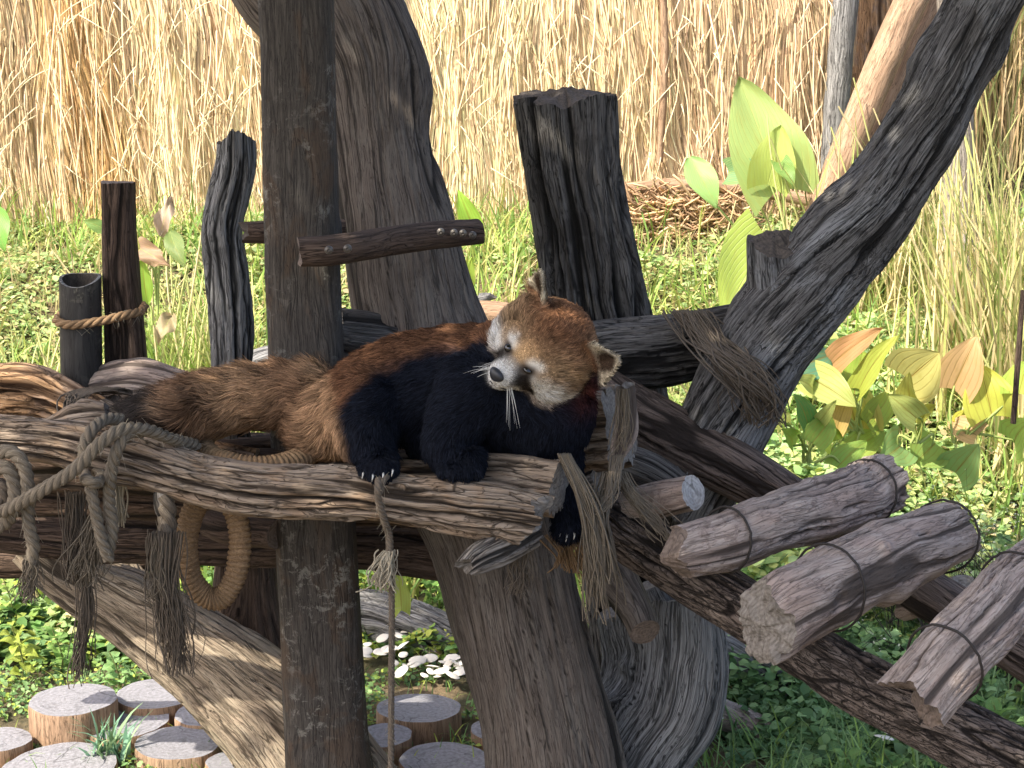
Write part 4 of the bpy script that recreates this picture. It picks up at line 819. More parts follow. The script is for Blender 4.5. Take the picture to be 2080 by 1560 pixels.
# screen-like coordinates are only used to lay the coat pattern out on the body, once
def to_px(V):
    d = V-[0, 0, CAMZ]; x = d[:, 0]; dep = d[:, 1]*cp-d[:, 2]*sp; up = d[:, 1]*sp+d[:, 2]*cp
    return 1040+F*x/dep, 780-F*up/dep
def sst(x, a, b): t = np.clip((x-a)/(b-a), 0, 1); return t*t*(3-2*t)
BLACK = np.array([.0095, .0115, .0185]); RUST = np.array([.135, .066, .036]); TAN = np.array([.34, .20, .10]); WHITE = np.array([.84, .80, .74]); CREAM = np.array([.52, .44, .32]); DARK = np.array([.035, .022, .018])
def coat(V):
    px, py = to_px(V); n = len(V)
    nz = fbm(V*22, 3)-.5; nz2 = fbm(V*60, 8)-.5
    # back line: rust above, black below
    lx = [640, 690, 740, 800, 860, 930, 1000, 1060, 1120, 1180]; ly = [900, 830, 775, 742, 716, 700, 705, 715, 730, 760]
    line = np.interp(px, lx, ly)+nz*34+nz2*14
    w = sst(line-py, -14, 16)[:, None]; c = BLACK*(1-w)+RUST*(1+.5*nz[:, None])*w
    # ruff behind right cheek
    rf = np.exp(-((px-1185)/42)**2-((py-800)/34)**2)[:, None]*.8; c = c*(1-rf)+np.array([.085, .024, .017])*rf
    # tail: rings of brown and dark
    tl = sst(700-px+(py-840)*.15, -6, 26)[:, None]
    band = .5+.5*np.sin((px-330)/33.+nz*3)
    tc = np.array([.36, .22, .125])*(1-band[:, None])+np.array([.19, .11, .065])*band[:, None]
    tip = sst(365-px+nz*60, -30, 60)[:, None]; tc = tc*(1-tip)+np.array([.035, .03, .028])*tip
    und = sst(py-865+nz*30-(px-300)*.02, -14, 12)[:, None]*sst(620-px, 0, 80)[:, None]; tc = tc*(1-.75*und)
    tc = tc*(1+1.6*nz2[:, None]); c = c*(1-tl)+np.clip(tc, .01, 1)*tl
    # head
    h = to_head(V); x, u, f = h.T; ax = np.abs(x); R_ = np.linalg.norm(h, axis=1)
    inh = (sst(118-np.hypot(x, u)+.0*f, 0, 12)*sst(u+72+nz*30, 0, 14)*sst(f+62+.35*u, -10, 14)*sst(190-R_, 0, 10))[:, None]
    hc = np.tile(np.array([.33, .22, .125]), (n, 1))*(1+.6*nz[:, None])
    crown = sst(u-40+nz*20, -20, 50)[:, None]; hc = hc*(1-crown)+np.array([.20, .095, .048])*crown*(1+nz[:, None])
    def blob(cx, cu, sx, su, e=2, s=1): return (np.exp(-(np.abs((ax-cx)/sx)**2+np.abs((u+nz2*14-cu)/su)**2)**e)*s)[:, None]
    def put(hc, m, col): return hc*(1-m)+col*m
    side = sst(ax, 60, 90)[:, None]*sst(-u+20, -20, 20)[:, None]*.5; hc = put(hc, side, RUST*.8)
    hc = put(hc, blob(36, 25, 17, 12, 1.5)*.9, WHITE*.95)                                   # brow patches
    cheek = blob(70, -30, 36, 36, 1.6)*sst(f, -34, 0)[:, None]; hc = put(hc, cheek*.98, WHITE)
    muz = (sst(f+nz2*16-.35*ax, 60, 74)*sst(10-u, -8, 16))[:, None]; hc = put(hc, muz, WHITE)
    chin = (sst(-u, 40, 54)*sst(44-ax, 0, 12)*sst(f, 20, 50))[:, None]; hc = put(hc, chin*.9, WHITE*.8)
    t_ = np.clip((-u+6)/66, 0, 1); tear = (np.exp(-((ax-(30+18*t_))/13)**4*1.0)*sst(-u+8, 0, 12)*sst(u+70, 0, 16)*sst(f-14, 0, 14))[:, None]; hc = put(hc, tear*.98, np.array([.022, .016, .013]))
    eye = blob(29, 9, 17, 13); hc = put(hc, eye*.95, np.array([.03, .02, .016]))
    bel = (sst(-u, 66, 78))[:, None]; hc = put(hc, bel*.8*sst(60-ax, 0, 20)[:, None], BLACK*2)
    c = c*(1-inh)+hc*inh
    for base, dv, fw, sd, S in EARS:
        q = (V-base)/S; a, b, cc = q@dv, q@sd, q@fw
        w_ = (sst(a, 10, 28)*(np.abs(b) < 60)*(a < 98)*(np.abs(cc) < 40))[:, None]
        rimw = np.clip(sst(np.hypot(b/23, (a-40)/30)+nz2*.8, .5, 1.1), 0, 1)[:, None]
        ec = np.array([.07, .045, .03])*(1-rimw)+CREAM*rimw
        ec = np.where((cc < -14)[:, None], np.array([.30, .20, .12]), ec)
        c = c*(1-w_)+ec*w_
    return np.clip(c, .003, .9)
BN = None
panda = empty('red_panda', P(900, 950, 3.3), 'red panda lying on the platform logs with its chin tilted to the lower left', 'red panda')
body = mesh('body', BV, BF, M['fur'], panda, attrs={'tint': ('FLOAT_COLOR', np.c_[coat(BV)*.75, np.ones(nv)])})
BNn = np.empty(nv*3, np.float32); body.data.vertices.foreach_get('normal', BNn); BNn = BNn.reshape(-1, 3).astype(float)
# fur strands
def flow(V, Nn):
    px, py = to_px(V); h = to_head(V); n = len(V)
    d = np.tile(-CR*.9-CU*.45, (n, 1)).astype(float)
    leg = sst(py, 820, 900)[:, None]; d = d*(1-leg)+(-CU*1.0)*leg
    tl = sst(690-px, 0, 40)[:, None]; d = d*(1-tl)+(-CR*1.0-CU*.25+.5*CU*np.sin(V[:, :1]*70))*tl
    R_ = np.linalg.norm(h, axis=1); inh = (sst(160-R_, 0, 20)*sst(h[:, 2]+62+.35*h[:, 1], -10, 14))[:, None]
    rad = V-hp(0, -24, 122); rad /= np.linalg.norm(rad, axis=1)[:, None]; d = d*(1-inh)+rad*inh
    for base, dv, fw, sd, S in EARS:
        q = (V-base)/S; w_ = (sst(q@dv, -5, 12)*(np.abs(q@sd) < 60)*(np.abs(q@fw) < 40))[:, None]; d = d*(1-w_)+(dv+sd*np.sign(q@sd)[:, None]*.5)*w_
    d -= Nn*np.sum(d*Nn, 1)[:, None]; d /= np.linalg.norm(d, axis=1)[:, None]+1e-6
    return d, inh[:, 0]
tri = np.array([t for f in BF for t in ([f[0], f[1], f[2]], [f[0], f[2], f[3]])])
ar = np.linalg.norm(np.cross(BV[tri[:, 1]]-BV[tri[:, 0]], BV[tri[:, 2]]-BV[tri[:, 0]]), axis=1)
cx_ = BV[tri].mean(1); hd = to_head(cx_); dens = ar*np.where(np.linalg.norm(hd, axis=1) < 150, 2.6, 1.0)*np.where(cx_[:, 0]+0 > 0, 1, 1)
NS = 190000; it = rng.choice(len(tri), NS, p=dens/dens.sum()); bc = rng.dirichlet((1, 1, 1), NS)
PV = (BV[tri[it]]*bc[..., None]).sum(1); PN = (BNn[tri[it]]*bc[..., None]).sum(1); PN /= np.linalg.norm(PN, axis=1)[:, None]
FD, INH = flow(PV, PN); px, py = to_px(PV); tailw = sst(690-px, 0, 40); hh = to_head(PV)
ln_ = .020*(1-tailw)*(1-INH)+.044*tailw+INH*np.where(hh[:, 2] > 60, .0045, .012+.010*sst(np.abs(hh[:, 0]), 50, 80))
ln_ = np.where((py > 925) & (px > 690) & (px < 1120), .012, ln_)*rng.uniform(.55, 1.3, NS)
for base, dv, fw, sd, S in EARS:
    q = (PV-base)/S; k = (q@dv > 0) & (np.abs(q@sd) < 60) & (np.abs(q@fw) < 40); ln_ = np.where(k, (.008+.010*sst(np.abs(q@sd), 24, 44)*sst(50-q@dv, 0, 30))*rng.uniform(.5, 1.3, NS), ln_)
eyed = np.minimum(np.linalg.norm(hh-np.array([29, 9, 89]), axis=1), np.linalg.norm(hh-np.array([-29, 9, 89]), axis=1)); ln_ = ln_*np.clip((eyed-9)/26, .02, 1)
clump = np.stack([fbm(PV*45, 61+i, 2)-.5 for i in range(3)], -1)
lift = .34*(1-INH)+.22*INH+.18*tailw
D0 = FD+PN*lift[:, None]*1.3+clump*.9+rng.normal(0, .13, (NS, 3)); D0 /= np.linalg.norm(D0, axis=1)[:, None]
D1 = FD+PN*lift[:, None]*.5+clump*1.2+rng.normal(0, .15, (NS, 3)); D1 /= np.linalg.norm(D1, axis=1)[:, None]
sd_ = np.cross(D0, CT+rng.normal(0, .35, (NS, 3))); sd_ /= np.linalg.norm(sd_, axis=1)[:, None]
wd_ = np.where(INH > .5, .00055, .00075)[:, None]*rng.uniform(.7, 1.3, (NS, 1))
c0 = PV-PN*.001; c1 = PV+D0*(ln_*.55)[:, None]; c2 = c1+D1*(ln_*.45)[:, None]
SV = np.stack([c0-sd_*wd_, c0+sd_*wd_, c1-sd_*wd_*.8, c1+sd_*wd_*.8, c2], 1).reshape(-1, 3); b = (np.arange(NS)*5)[:, None]
SF = np.stack([np.concatenate([b, b+1, b+3], 1), np.concatenate([b, b+3, b+2], 1), np.concatenate([b+2, b+3, b+4], 1)], 1).reshape(-1, 3)
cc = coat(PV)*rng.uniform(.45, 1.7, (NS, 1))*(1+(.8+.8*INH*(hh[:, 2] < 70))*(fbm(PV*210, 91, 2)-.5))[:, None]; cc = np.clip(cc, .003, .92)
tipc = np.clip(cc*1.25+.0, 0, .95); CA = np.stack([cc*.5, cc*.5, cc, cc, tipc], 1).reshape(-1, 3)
fur = mesh('fur', SV, SF, M['fur'], panda, attrs={'tint': ('FLOAT_COLOR', np.c_[CA, np.ones(len(CA))])}); tag(fur, kind='stuff')
NN = np.repeat(PN*.8+rng.normal(0, .22, (NS, 3)), 5, 0); NN /= np.linalg.norm(NN, axis=1)[:, None]
fur.data.normals_split_custom_set_from_vertices(NN.astype(np.float32))
# eyes, nose, mouth, whiskers, claws
def blobmesh(name, c, ax3, mat, deform=None):
    V = IV.copy()
    if deform: V = deform(V)
    W_ = c+V[:, :1]*ax3[0]+V[:, 1:2]*ax3[1]+V[:, 2:]*ax3[2]
    return mesh(name, W_, [list(map(int, f)) for f in IF], mat, panda)
for sx_ in (-1, 1):
    blobmesh('eye', hp(sx_*29, 9, 89), (HX*11*HS, HU*(9 if sx_ < 0 else 5.5)*HS, HF*9.5*HS), M['eye_glass'])
def nosed(V):
    V = V.copy(); V[:, 0] *= 1+.35*np.clip(V[:, 1], -1, 1); return V
blobmesh('nose', hp(0, -17, 141), (HX*17*HS, HU*14*HS, HF*10*HS), M['nose_skin'], nosed)
mp_ = [hp(-26, -50, 112), hp(-14, -47, 126), hp(-5, -43, 138), hp(0, -36, 144), hp(5, -43, 138), hp(14, -47, 126), hp(26, -50, 112)]
tubemesh('mouth', [spline(np.array(mp_), 20)], [.0013], M['nose_skin'], panda, 5)
wp = []
for i in range(16):
    s_ = 1 if i % 2 else -1; st_ = hp(s_*rng.uniform(14, 24), rng.uniform(-42, -24), rng.uniform(100, 118)); q = np.linspace(0, 1, 9)[:, None]
    dr = HX*s_*rng.uniform(.7, 1)+HU*rng.uniform(-1.1, -.35)+HF*rng.uniform(-.1, .35); wp.append(st_+unit(dr)*q*rng.uniform(.05, .085)-np.array([0, 0, .02])*q*q)
tubemesh('whiskers', wp, [.0005]*len(wp), M['whisker'], panda, 4, .8)
for (tx, ty, Y0) in TO[:4]+TO[8:]:
    C = np.array([P(tx, ty-4, Y0-.004), P(tx-1, ty+3, Y0-.014), P(tx-3, ty+11, Y0-.014)]); tubemesh('claw', [spline(C, 7)], [.0030], M['claw_horn'], panda, 7, .85)

# ------------------------------------------------------------------ ropes
def rope(name, pts, rpx, mat, label=None, cat='rope', strands=3, pitch=.055, parent=None, fuzz=18, group=None):
    K = np.array([P(a, b, c) for a, b, c in pts]); L_ = np.linalg.norm(np.diff(K, axis=0), axis=1).sum(); n = max(12, int(L_/.005))
    C = spline(K, n); T, B, N = frames(C); r = rpx*mpp(pts[0][1], pts[0][2]); s = np.linspace(0, L_, n); paths = []
    rs = r*.56; off = r*.50
    wob = 1+.14*(vnoise(np.stack([s*25, 0*s, 0*s+rpx], -1), 3)-.5)
    for k in range(strands):
        a = s/pitch*2*np.pi+k*2*np.pi/strands
        paths.append(C+(B*np.cos(a)[:, None]+N*np.sin(a)[:, None])*off)
    V, Fq, A = tubes(paths, [rs*wob]*strands, 8)
    o = mesh(name, V, Fq, M[mat], parent, attrs={'grain': ('FLOAT_VECTOR', A)})
    if label: tag(o, label, cat, group)
    if fuzz:
        fp = []
        for i in range(int(fuzz*L_/.1)):
            j = rng.integers(1, n-1); d = unit(rng.normal(0, 1, 3)); l = rng.uniform(.006, .018); q = np.linspace(0, 1, 4)[:, None]
            fp.append(C[j]+d*(r*.8)+(d+T[j]*rng.normal(0, 1))*l*q-np.array([0, 0, .006])*q*q)
        if fp: tag(tubemesh('loose_fibres', fp, [.0005]*len(fp), M['rope_pale'], o, 3, .5), kind='stuff')
    return o
def fibres(name, pts, w0, w1, n, mat, label=None, cat='frayed rope', r=.0014, parent=None, curl=.006, spread=1., kind=None):
    K = np.array([P(a, b, c) for a, b, c in pts]); m = 14; C = spline(K, m); q = np.linspace(0, 1, m)[:, None]; W0 = w0*mpp(pts[0][1], pts[0][2]); W1 = w1*mpp(pts[0][1], pts[0][2]); paths = []
    for i in range(n):
        a, b = rng.normal(0, .5, 2); ph = rng.uniform(0, 6, 2); e = rng.uniform(.75, 1.06)
        off = np.concatenate([a*(W0*(1-q)+W1*q*spread), b*(W0*(1-q)+W1*q)*.6, 0*q], 1)
        f1, f2 = rng.uniform(3, 13, 2); D = C+off*(1+.35*np.sin(q*5+ph[1]))+np.concatenate([np.sin(q*f1+ph[0]), np.sin(q*f2+ph[1]), 0*q], 1)*curl*(.25+q)*rng.uniform(.4, 2.)
        k = max(5, int(m*e)); paths.append(D[:k])
    o = tubemesh(name, paths, rng.uniform(.6, 1.4, n)*r, M[mat], parent, 4, .3)
    if label: tag(o, label, cat)
    if kind: o['kind'] = kind
    return o
def wrapped_ring(name, C, rt, label, mat='rope_tan'):
    n = len(C); T, B, N = frames(np.vstack([C[-1:], C, C[:1]])); T, B, N = T[1:-1], B[1:-1], N[1:-1]
    m = 26; th = np.linspace(0, 2*np.pi, m, endpoint=False); L_ = np.linalg.norm(np.diff(np.vstack([C, C[:1]]), axis=0), axis=1).sum(); s = np.linspace(0, L_, n, endpoint=False)
    S, TH = np.meshgrid(s, th, indexing='ij'); cnt = round(L_/.0098)
    w = np.abs(np.sin((S/L_*cnt+TH/(2*np.pi)+.35*np.sin(TH))*np.pi+2.2*(fbm(np.stack([S*16, np.cos(TH), np.sin(TH)], -1).reshape(-1, 3), 5)-.5).reshape(S.shape)))
    lump = fbm(np.stack([S*30, np.cos(TH)*1.2, np.sin(TH)*1.2], -1).reshape(-1, 3), 15).reshape(S.shape)
    rr = rt*(.80+.22*w**.55+.30*(lump-.5))
    V = C[:, None]+B[:, None]*(rr*np.cos(TH))[..., None]+N[:, None]*(rr*np.sin(TH))[..., None]
    V = V.reshape(-1, 3); Fq = gridfaces(n, m); last = np.array([[(n-1)*m+j, (n-1)*m+(j+1) % m, (j+1) % m, j] for j in range(m)])
    o = mesh(name, V, np.vstack([Fq, last]), M[mat], attrs={'grain': ('FLOAT_VECTOR', np.stack([np.cos(TH)*.01, S, np.sin(TH)*.01], -1).reshape(-1, 3))})
    tag(o, label, 'ring'); return o
c = P(528, 896, 3.33); a_ = np.linspace(0, 2*np.pi, 620, endpoint=False); k_ = mpp(900, 3.36)
wrapped_ring('rope_wrapped_ring', c+np.stack([np.cos(a_)*118*k_*(1+.03*np.sin(3*a_)), np.sin(a_)*116*k_, .004*np.sin(2*a_)+.20*np.sin(a_)*116*k_], -1), 24*k_, 'fat rope-wrapped ring lying flat on the platform under the tail')
c = P(434, 1108, 3.24)
wrapped_ring('rope_wrapped_ring', c+np.stack([np.cos(a_)*53*k_*(1+.05*np.sin(2*a_)), .012*np.sin(a_), np.sin(a_)*108*k_], -1), 23*k_, 'tan rope-wrapped ring hanging below the front log')

rope('rope', [(398, 905, 3.22), (350, 892, 3.14), (300, 874, 3.08), (250, 872, 3.03), (205, 900, 3.0), (150, 955, 2.99), (95, 990, 2.99), (45, 1020, 3.0), (0, 1042, 3.02)], 13, 'rope_grey', 'thick twisted grey rope slanting across the front log down to the left edge')
rope('rope', [(172, 945, 3.06), (172, 905, 3.06), (188, 872, 3.08), (215, 852, 3.13), (245, 852, 3.18)], 13, 'rope_grey', 'short rope turn lashed over the front log left of the slanting rope', fuzz=10)
rope('rope', [(290, 876, 3.10), (258, 880, 3.04), (238, 915, 3.02), (225, 965, 3.03), (222, 1020, 3.05), (228, 1075, 3.05), (218, 1135, 3.05)], 13, 'rope_grey', 'twisted rope hanging straight down from the lashing with a cleanly cut end')
rope('rope', [(175, 968, 3.05), (186, 1000, 3.03), (196, 1050, 3.03), (208, 1100, 3.03), (222, 1138, 3.04)], 12, 'rope_grey', 'second shorter twisted rope hanging beside the cut-ended one', fuzz=10)
rope('rope', [(172, 962, 3.1), (176, 975, 3.0), (198, 980, 3.0), (206, 966, 3.08), (196, 955, 3.12)], 12, 'rope_grey', 'lumpy rope knot under the front log at the lashing', cat='knot', fuzz=14)
rope('rope', [(-20, 922, 3.06), (22, 918, 3.04), (48, 945, 3.03), (58, 1000, 3.03), (58, 1060, 3.04), (68, 1110, 3.04), (62, 1140, 3.04)], 14, 'rope_grey', 'rope looping out from the left edge and hanging down')
rope('rope', [(-20, 955, 3.06), (12, 950, 3.03), (30, 985, 3.03), (28, 1030, 3.03), (12, 1060, 3.05), (-20, 1075, 3.05)], 15, 'rope_grey', 'inner rope loop coiled at the left edge')
rope('rope', [(-20, 985, 3.08), (2, 985, 3.05), (8, 1010, 3.05), (-20, 1030, 3.05)], 13, 'rope_dark', 'dark innermost rope turn at the left edge', fuzz=8)
fibres('frayed_rope', [(64, 1120, 3.04), (62, 1165, 3.04), (60, 1225, 3.04)], 9, 34, 70, 'rope_grey', 'grey frayed tassel ending the rope loop at the left')
fibres('frayed_rope', [(200, 1040, 3.1), (185, 1110, 3.09), (172, 1190, 3.09)], 12, 40, 90, 'rope_grey', 'spread fibres fanning out behind the two hanging ropes')
fibres('frayed_rope', [(150, 1000, 3.14), (152, 1080, 3.13), (150, 1150, 3.12), (170, 1200, 3.12)], 20, 20, 60, 'rope_dark', 'dark frayed bundle hanging left of the twisted ropes')
fibres('frayed_rope', [(178, 1165, 3.12), (176, 1240, 3.12), (166, 1320, 3.12), (162, 1392, 3.12)], 16, 22, 50, 'rope_dark', 'long thin brown fibre strand hanging down to the stump slices')
fibres('frayed_rope', [(238, 985, 3.2), (240, 1030, 3.2), (242, 1070, 3.2)], 14, 16, 24, 'rope_pale', 'short pale straight fibres under the front log', curl=.001, r=.002)
rope('rope', [(336, 1005, 3.12), (340, 1060, 3.12), (334, 1120, 3.12), (335, 1180, 3.12)], 20, 'rope_dark', 'thick worn rope hanging against the left side of the hanging ring', fuzz=40, pitch=.09)
fibres('frayed_rope', [(335, 1080, 3.10), (332, 1160, 3.10), (342, 1230, 3.10), (352, 1300, 3.10), (356, 1370, 3.10)], 26, 30, 170, 'rope_dark', 'heavy dark ragged tassel beside the hanging ring')
fibres('frayed_rope', [(325, 1090, 3.09), (320, 1150, 3.09), (325, 1220, 3.09)], 14, 28, 50, 'rope_grey', 'lighter ragged fibres over the heavy dark tassel')
rope('rope', [(775, 958, 3.14), (768, 985, 3.04), (770, 1020, 3.04), (782, 1060, 3.06), (790, 1085, 3.08), (792, 1125, 3.08)], 8, 'rope_dark', 'thin rope tied round the front log near the paw', fuzz=14, pitch=.03)
rope('rope', [(802, 960, 3.14), (782, 972, 3.06), (772, 1000, 3.04)], 6, 'rope_dark', 'second turn of thin rope beside the rear paw', fuzz=8, pitch=.03)
fibres('frayed_rope', [(792, 1118, 3.08), (782, 1150, 3.06), (776, 1200, 3.06)], 10, 34, 80, 'rope_pale', 'small pale tassel hanging under the front log on the thin rope')
rope('rope', [(794, 1125, 3.08), (796, 1250, 3.08), (795, 1400, 3.08), (794, 1600, 3.08)], 7, 'rope_dark', 'long thin rope hanging straight down to the bottom of the picture', fuzz=25, pitch=.03)
fibres('frayed_rope', [(1146, 922, 3.16), (1176, 985, 3.15), (1203, 1060, 3.14), (1214, 1150, 3.12), (1222, 1262, 3.12)], 10, 30, 64, 'rope_grey', 'long bundle of stringy bark fibres hanging right of the paw', cat='bark fibres', curl=.008, r=.0017)
fibres('frayed_rope', [(1255, 925, 3.26), (1245, 985, 3.20), (1225, 1030, 3.16), (1195, 1050, 3.14)], 14, 12, 50, 'rope_grey', 'bundle of bark fibres sweeping left under the split log end', cat='bark fibres', curl=.006, r=.0015)
fibres('frayed_rope', [(1238, 960, 3.24), (1225, 1040, 3.18), (1232, 1110, 3.16), (1240, 1190, 3.16)], 14, 20, 44, 'rope_grey', 'straight curtain of bark fibres in front of the near rail', cat='bark fibres', curl=.004, r=.0017)
fibres('frayed_rope', [(1150, 1085, 3.30), (1160, 1120, 3.30), (1170, 1168, 3.30)], 36, 44, 70, 'rope_tan', 'short brownish fibre fringe below the hanging paw', cat='bark fibres', curl=.003, r=.0017)
fibres('frayed_rope', [(1268, 790, 3.26), (1270, 860, 3.25), (1262, 925, 3.25)], 10, 24, 30, 'rope_grey', 'shredded fibres over the end of the split log', cat='bark fibres', curl=.004)
fibres('frayed_rope', [(1262, 960, 3.26), (1290, 1010, 3.24), (1330, 1060, 3.22), (1360, 1100, 3.2)], 14, 22, 50, 'rope_grey', 'fibres trailing along the near rail towards the upper rung', cat='bark fibres')
fibres('frayed_rope', [(1062, 1100, 3.16), (1056, 1140, 3.16), (1050, 1210, 3.16)], 14, 26, 60, 'rope_dark', 'dark tassel under the broken end of the front log')
fibres('vine_tie', [(1400, 632, 3.90), (1440, 690, 3.84), (1500, 745, 3.72), (1540, 800, 3.70), (1552, 860, 3.74)], 34, 30, 150, 'rope_dark', 'tangle of dark vine strands tying the cross log to the crooked branch', cat='vine tie', curl=.02, r=.0022)
fibres('vine_tie', [(140, 850, 3.36), (160, 800, 3.44), (215, 792, 3.50), (250, 800, 3.56)], 18, 16, 60, 'rope_dark', 'dark vine strands looped over the logs at the left', cat='vine tie', curl=.015, r=.002)
fibres('vine_tie', [(232, 805, 3.52), (215, 840, 3.44), (205, 870, 3.3)], 14, 12, 40, 'rope_dark', 'vine strands crossing the slim slanting log', cat='vine tie', curl=.012, r=.002)
# rope joining bamboo and split post
K = [(122, 640, 3.66), (115, 652, 3.62), (140, 660, 3.60), (175, 657, 3.60), (215, 650, 3.61), (255, 640, 3.63), (285, 632, 3.66), (294, 620, 3.70)]
rope('rope', K, 9, 'rope_tan', 'tan rope looped round the bamboo stump and the split post', pitch=.06)
# pale torn strip
log('torn_strip', [(318, 988, 3.12, 5), (322, 1010, 3.11, 12), (328, 1040, 3.11, 12), (334, 1062, 3.12, 4)], M['wood_pale'], 'torn pale strip of bark beside the thick worn rope', 'bark', ring=30, seg=30, sq=.2, seed=81, lump=.2)

# ------------------------------------------------------------------ weeds near the camera
def cover(name, n, y0, y1, a0, a1, hmax, smin, smax, cols, thr=.4, freq=2.2, seed=41, w=None, avoid=True):
    x, y = region(n, y0, y1, a0, a1); cl = fbm(np.stack([x*freq, y*freq, 0*x], -1), seed); k = cl > thr
    x, y, cl = x[k], y[k], cl[k]; h = np.clip((cl-thr)/(.75-thr), 0, 1)*hmax*rng.random(len(x))**.7
    return leaves(name, np.stack([x, y, terrain(x, y)+.01+h], -1), rng.uniform(smin, smax, len(x)), 0, pick(len(x), cols, w), aspect=.8)
DK = [(.15, .27, .10), (.21, .35, .13), (.28, .42, .17), (.10, .19, .07)]
MINT = [(.36, .52, .24), (.46, .58, .22), (.28, .44, .16), (.56, .60, .22)]
BRT = [(.22, .34, .08), (.34, .42, .08), (.16, .30, .09), (.42, .46, .10)]
cover('leafy_weeds', 11000, 4.72, 5.7, -200, 620, .26, .022, .060, BRT+DK, .36, 1.6, 52)
cover('leafy_weeds', 15000, 4.8, 6.6, 1480, 2300, .32, .022, .052, MINT, .34, 1.7, 57)
cover('leafy_weeds', 9000, 4.75, 5.8, 700, 1150, .22, .016, .034, BRT, .40, 2, 53)
cover('leafy_weeds', 26000, 3.55, 5.2, 1380, 2350, .22, .016, .044, DK+[(.22, .36, .17)], .36, 2.0, 54)
cover('leafy_weeds', 16000, 3.6, 4.75, -200, 1400, .035, .010, .022, DK+BRT[:2], .50, 4, 55)
x, y = region(1500, 3.5, 4.9, 1380, 2300); blades('green_grass', np.stack([x, y, terrain(x, y)], -1), rng.uniform(.06, .20, 1500), rng.uniform(.004, .008, 1500), pick(1500, DK+BRT[:1]), lean=.6)
x, y = region(500, 3.9, 4.7, -100, 1050); blades('green_grass', np.stack([x, y, terrain(x, y)], -1), rng.uniform(.03, .10, 500), rng.uniform(.003, .005, 500), pick(500, DK+BRT), lean=.8)

# individual leafy weeds with leaves one can pick out
LV = []
for k in range(4):
    nu, nvv = 7, 9; V, UV = [], []
    for j in range(nvv):
        t_ = j/(nvv-1); wd = .5*(math.sin(math.pi*min(1, (t_*.88+.12)**.6))**.8 if t_ < 1 else .0)*(1+.08*(j % 2))
        for i in range(nu):
            c_ = -1+2*i/(nu-1); V.append((c_*wd*.8, t_-.12*abs(c_)*max(0, 1-5*t_), .18*abs(c_)*wd+(.10+.05*k)*math.sin(t_*3)-.12*t_*t_+.02*math.sin(9*t_+3*c_+k))); UV.append((c_, t_, k))
    me = mesh('leaf_proto', np.array(V), gridfaces(nvv, nu, closed=False), M['leaf_veined'], origin=(0, 0, 0), attrs={'luv': ('FLOAT_VECTOR', UV)}); LV.append(me.data); bpy.data.objects.remove(me)
def weed(px, py, hgt, nl, size, color, label, lean=(0, 0)):
    g = G(px, py); t = empty('leafy_weed', g, label, 'weed', 'individual leafy weeds'); q = np.linspace(0, 1, 8)[:, None]
    C = g+q*np.array([lean[0], lean[1], hgt])+np.concatenate([.015*np.sin(q*4), 0*q, 0*q], 1); V, Fq, A = tubes([C], [.0032], 5, .5)
    mesh('stem', V, Fq, M['leaf_small'], t, attrs={'tint': ('FLOAT_COLOR', np.tile([.2, .22, .08, 1], (len(V), 1)))})
    for i in range(nl):
        f_ = .35+.65*(i+.5)/nl; p = C[min(7, int(f_*7))]; az = i*2.4+rng.normal(0, .3); o = bpy.data.objects.new('leaf', LV[i % 4]); COL.objects.link(o); o.parent = t
        o.location = tuple(p-g+np.array([math.cos(az+1.57), math.sin(az+1.57), 0])*size*.25); s_ = size*rng.uniform(.7, 1.15)*(1.15-.4*f_)
        o.scale = (s_, s_, s_); o.rotation_euler = (rng.normal(.15, .3), rng.normal(0, .25), az); o.color = (*np.clip(np.array(color)*rng.uniform(.8, 1.25), 0, 1), 1)
DKG, MG = (.12, .27, .08), (.20, .38, .12)
for a in [(2020, 1545, .16, 16, .062, DKG, 'dark green broad-leaved weed at the lower right corner beside the lowest rung'), (2090, 1500, .22, 14, .065, (.10, .24, .05), 'broad-leaved weed cut off by the right edge'),
          (1960, 1480, .12, 10, .05, DKG, 'small broad-leaved weed between the far rail and the lowest rung'), (1500, 1570, .07, 12, .048, (.11, .25, .12), 'bluish green weed at the bottom edge right of the buttress root'),
          (1720, 1600, .10, 12, .05, MG, 'leafy weed at the bottom edge under the near rail'), (1590, 1420, .15, 10, .045, (.30, .34, .08), 'yellowing weed under the middle of the near rail'),
          (1800, 1585, .08, 9, .045, DKG, 'dark weed with pale litter at the bottom right'), (235, 1420, .15, 14, .05, (.22, .40, .16), 'pale green weed with rounded leaves at the left behind the stump slices'),
          (120, 1380, .16, 14, .05, (.20, .38, .10), 'bright weed at the left below the hanging tassel'), (40, 1400, .20, 16, .055, (.36, .44, .07), 'yellow green weed at the left edge'),
          (20, 1290, .20, 12, .055, (.28, .42, .10), 'taller bright weed at the left edge under the crossbeam'), (150, 1290, .15, 12, .045, (.20, .36, .12), 'small weed in front of the sunlit slanting log'),
          (300, 1400, .10, 9, .04, (.22, .38, .14), 'low weed between the slanting log and the rear stump slice'), (870, 1250, .14, 14, .045, (.16, .34, .08), 'bright weed in the gap between the tall post and the thick trunk'), (900, 1215, .15, 10, .05, (.2, .4, .1), 'second bright weed in the gap beside the thick trunk')]:
    weed(*a)
g = PZ(225, 1545, .02); t = empty('grass_tuft', g, 'small blue green grass tuft growing between the stump slices', 'grass')
blades('blades', g+np.stack([rng.normal(0, .03, 46), rng.normal(0, .02, 46), 0*np.arange(46)], -1), rng.uniform(.07, .17, 46), rng.uniform(.008, .014, 46), pick(46, [(.20, .36, .24), (.28, .42, .22)]), lean=.6, parent=t)

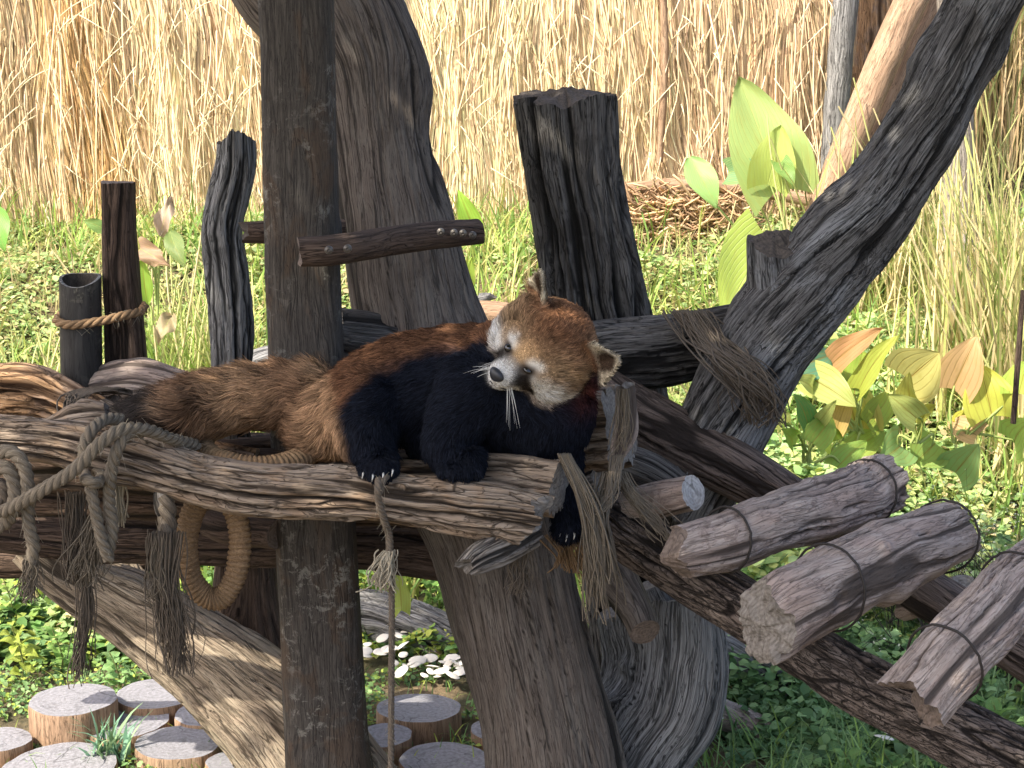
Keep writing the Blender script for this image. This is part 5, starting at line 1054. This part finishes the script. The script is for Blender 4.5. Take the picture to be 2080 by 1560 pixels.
# mushrooms
def cap_mesh():
    prof = [(0, .30), (.35, .27), (.7, .17), (.93, .05), (1, -.02), (.93, -.06), (.5, -.02), (.15, -.04), (.13, -.5)]; n = 22; V = [(0, 0, .30)]
    for r_, z_ in prof[1:]: V += [(math.cos(a)*r_*(1+.05*math.sin(3*a)), math.sin(a)*r_, z_+.04*math.sin(2*a)*r_) for a in np.linspace(0, 2*np.pi, n, endpoint=False)]
    Fl = [[0, 1+j, 1+(j+1) % n] for j in range(n)]+[list(map(int, f[::-1])) for f in gridfaces(len(prof)-1, n, 1)]
    o = mesh('mushroom', V, Fl, M['fungus'], origin=(0, 0, 0)); return o
src = cap_mesh(); first = True
spots = [(rng.normal(905, 38), rng.normal(1385, 14)) for _ in range(26)]+[(rng.uniform(735, 850), rng.normal(1350, 16)) for _ in range(20)]+[(rng.uniform(1760, 1860), rng.uniform(1500, 1550)) for _ in range(9)]+[(rng.uniform(1440, 1500), rng.uniform(1480, 1520)) for _ in range(6)]
for i, (a, b) in enumerate(spots):
    o = src if i == 0 else src.copy()
    if i: COL.objects.link(o)
    g = G(a, b, 3.4); s_ = rng.uniform(.010, .026); o.location = (g[0], g[1], g[2]+s_*.5+.012+(.03 if i < 46 else .05)); o.scale = (s_*1.2, s_, s_*.8); o.rotation_euler = (rng.normal(.25, .15), rng.normal(0, .15), rng.uniform(0, 6))
    L1 = 'small flat cream mushroom cap in the cluster on the ground by the thick trunk' if i < 46 else ('pale mushroom cap among the weeds at the bottom right' if i < 55 else 'pale mushroom cap at the foot of the buttress root')
    tag(o, L1, 'mushroom', 'cream mushroom caps by the thick trunk' if i < 46 else ('pale mushroom caps at the bottom right' if i < 55 else 'pale mushroom caps by the buttress root'))

# airy flowering weed at the right
def airy(px, py, Y, h, n, label, seed):
    r_ = np.random.default_rng(seed); b = P(px, py, Y); b[2] = float(terrain(b[0], b[1])); t = empty('flowering_weed', b, label, 'weed'); paths, rad, fl = [], [], []
    def br(p, d, l, lev):
        q = np.linspace(0, 1, 5)[:, None]; e = p+d*l; C = p+d*l*q+r_.normal(0, .04*l, (1, 3))*np.sin(q*3.14); paths.append(C); rad.append(.0028*(.62**lev))
        if lev >= 4: fl.append(e); return
        for k in range(3 if lev < 3 else 2):
            br(C[r_.integers(2, 5)] if k else C[-1], unit(d+r_.normal(0, .55, 3)*np.array([1, .7, .7])), l*r_.uniform(.5, .78), lev+1)
    for k in range(n): br(b+r_.normal(0, .03, 3)*np.array([1, 1, 0]), unit(np.array([r_.normal(0, .3), r_.normal(0, .15), 1])), h*r_.uniform(.32, .5), 0)
    tag(tubemesh('stems', paths, rad, M['wire'], t, 4, .3), kind='stuff')
    fl = np.array(fl); m = len(fl); leaves('flowers', fl, r_.uniform(.006, .012, m), 0, np.clip(np.tile([.75, .78, .6], (m, 1))*r_.uniform(.7, 1.1, (m, 1)), 0, 1), parent=t)
airy(1930, 1240, 4.55, .62, 7, 'airy dark-stemmed weed with tiny white flowers right of the rungs', 1)
airy(2040, 1180, 4.6, .66, 6, 'second airy weed with tiny white flowers at the right edge', 2)
airy(1840, 1180, 4.75, .40, 4, 'small airy weed behind the tips of the upper rungs', 3)
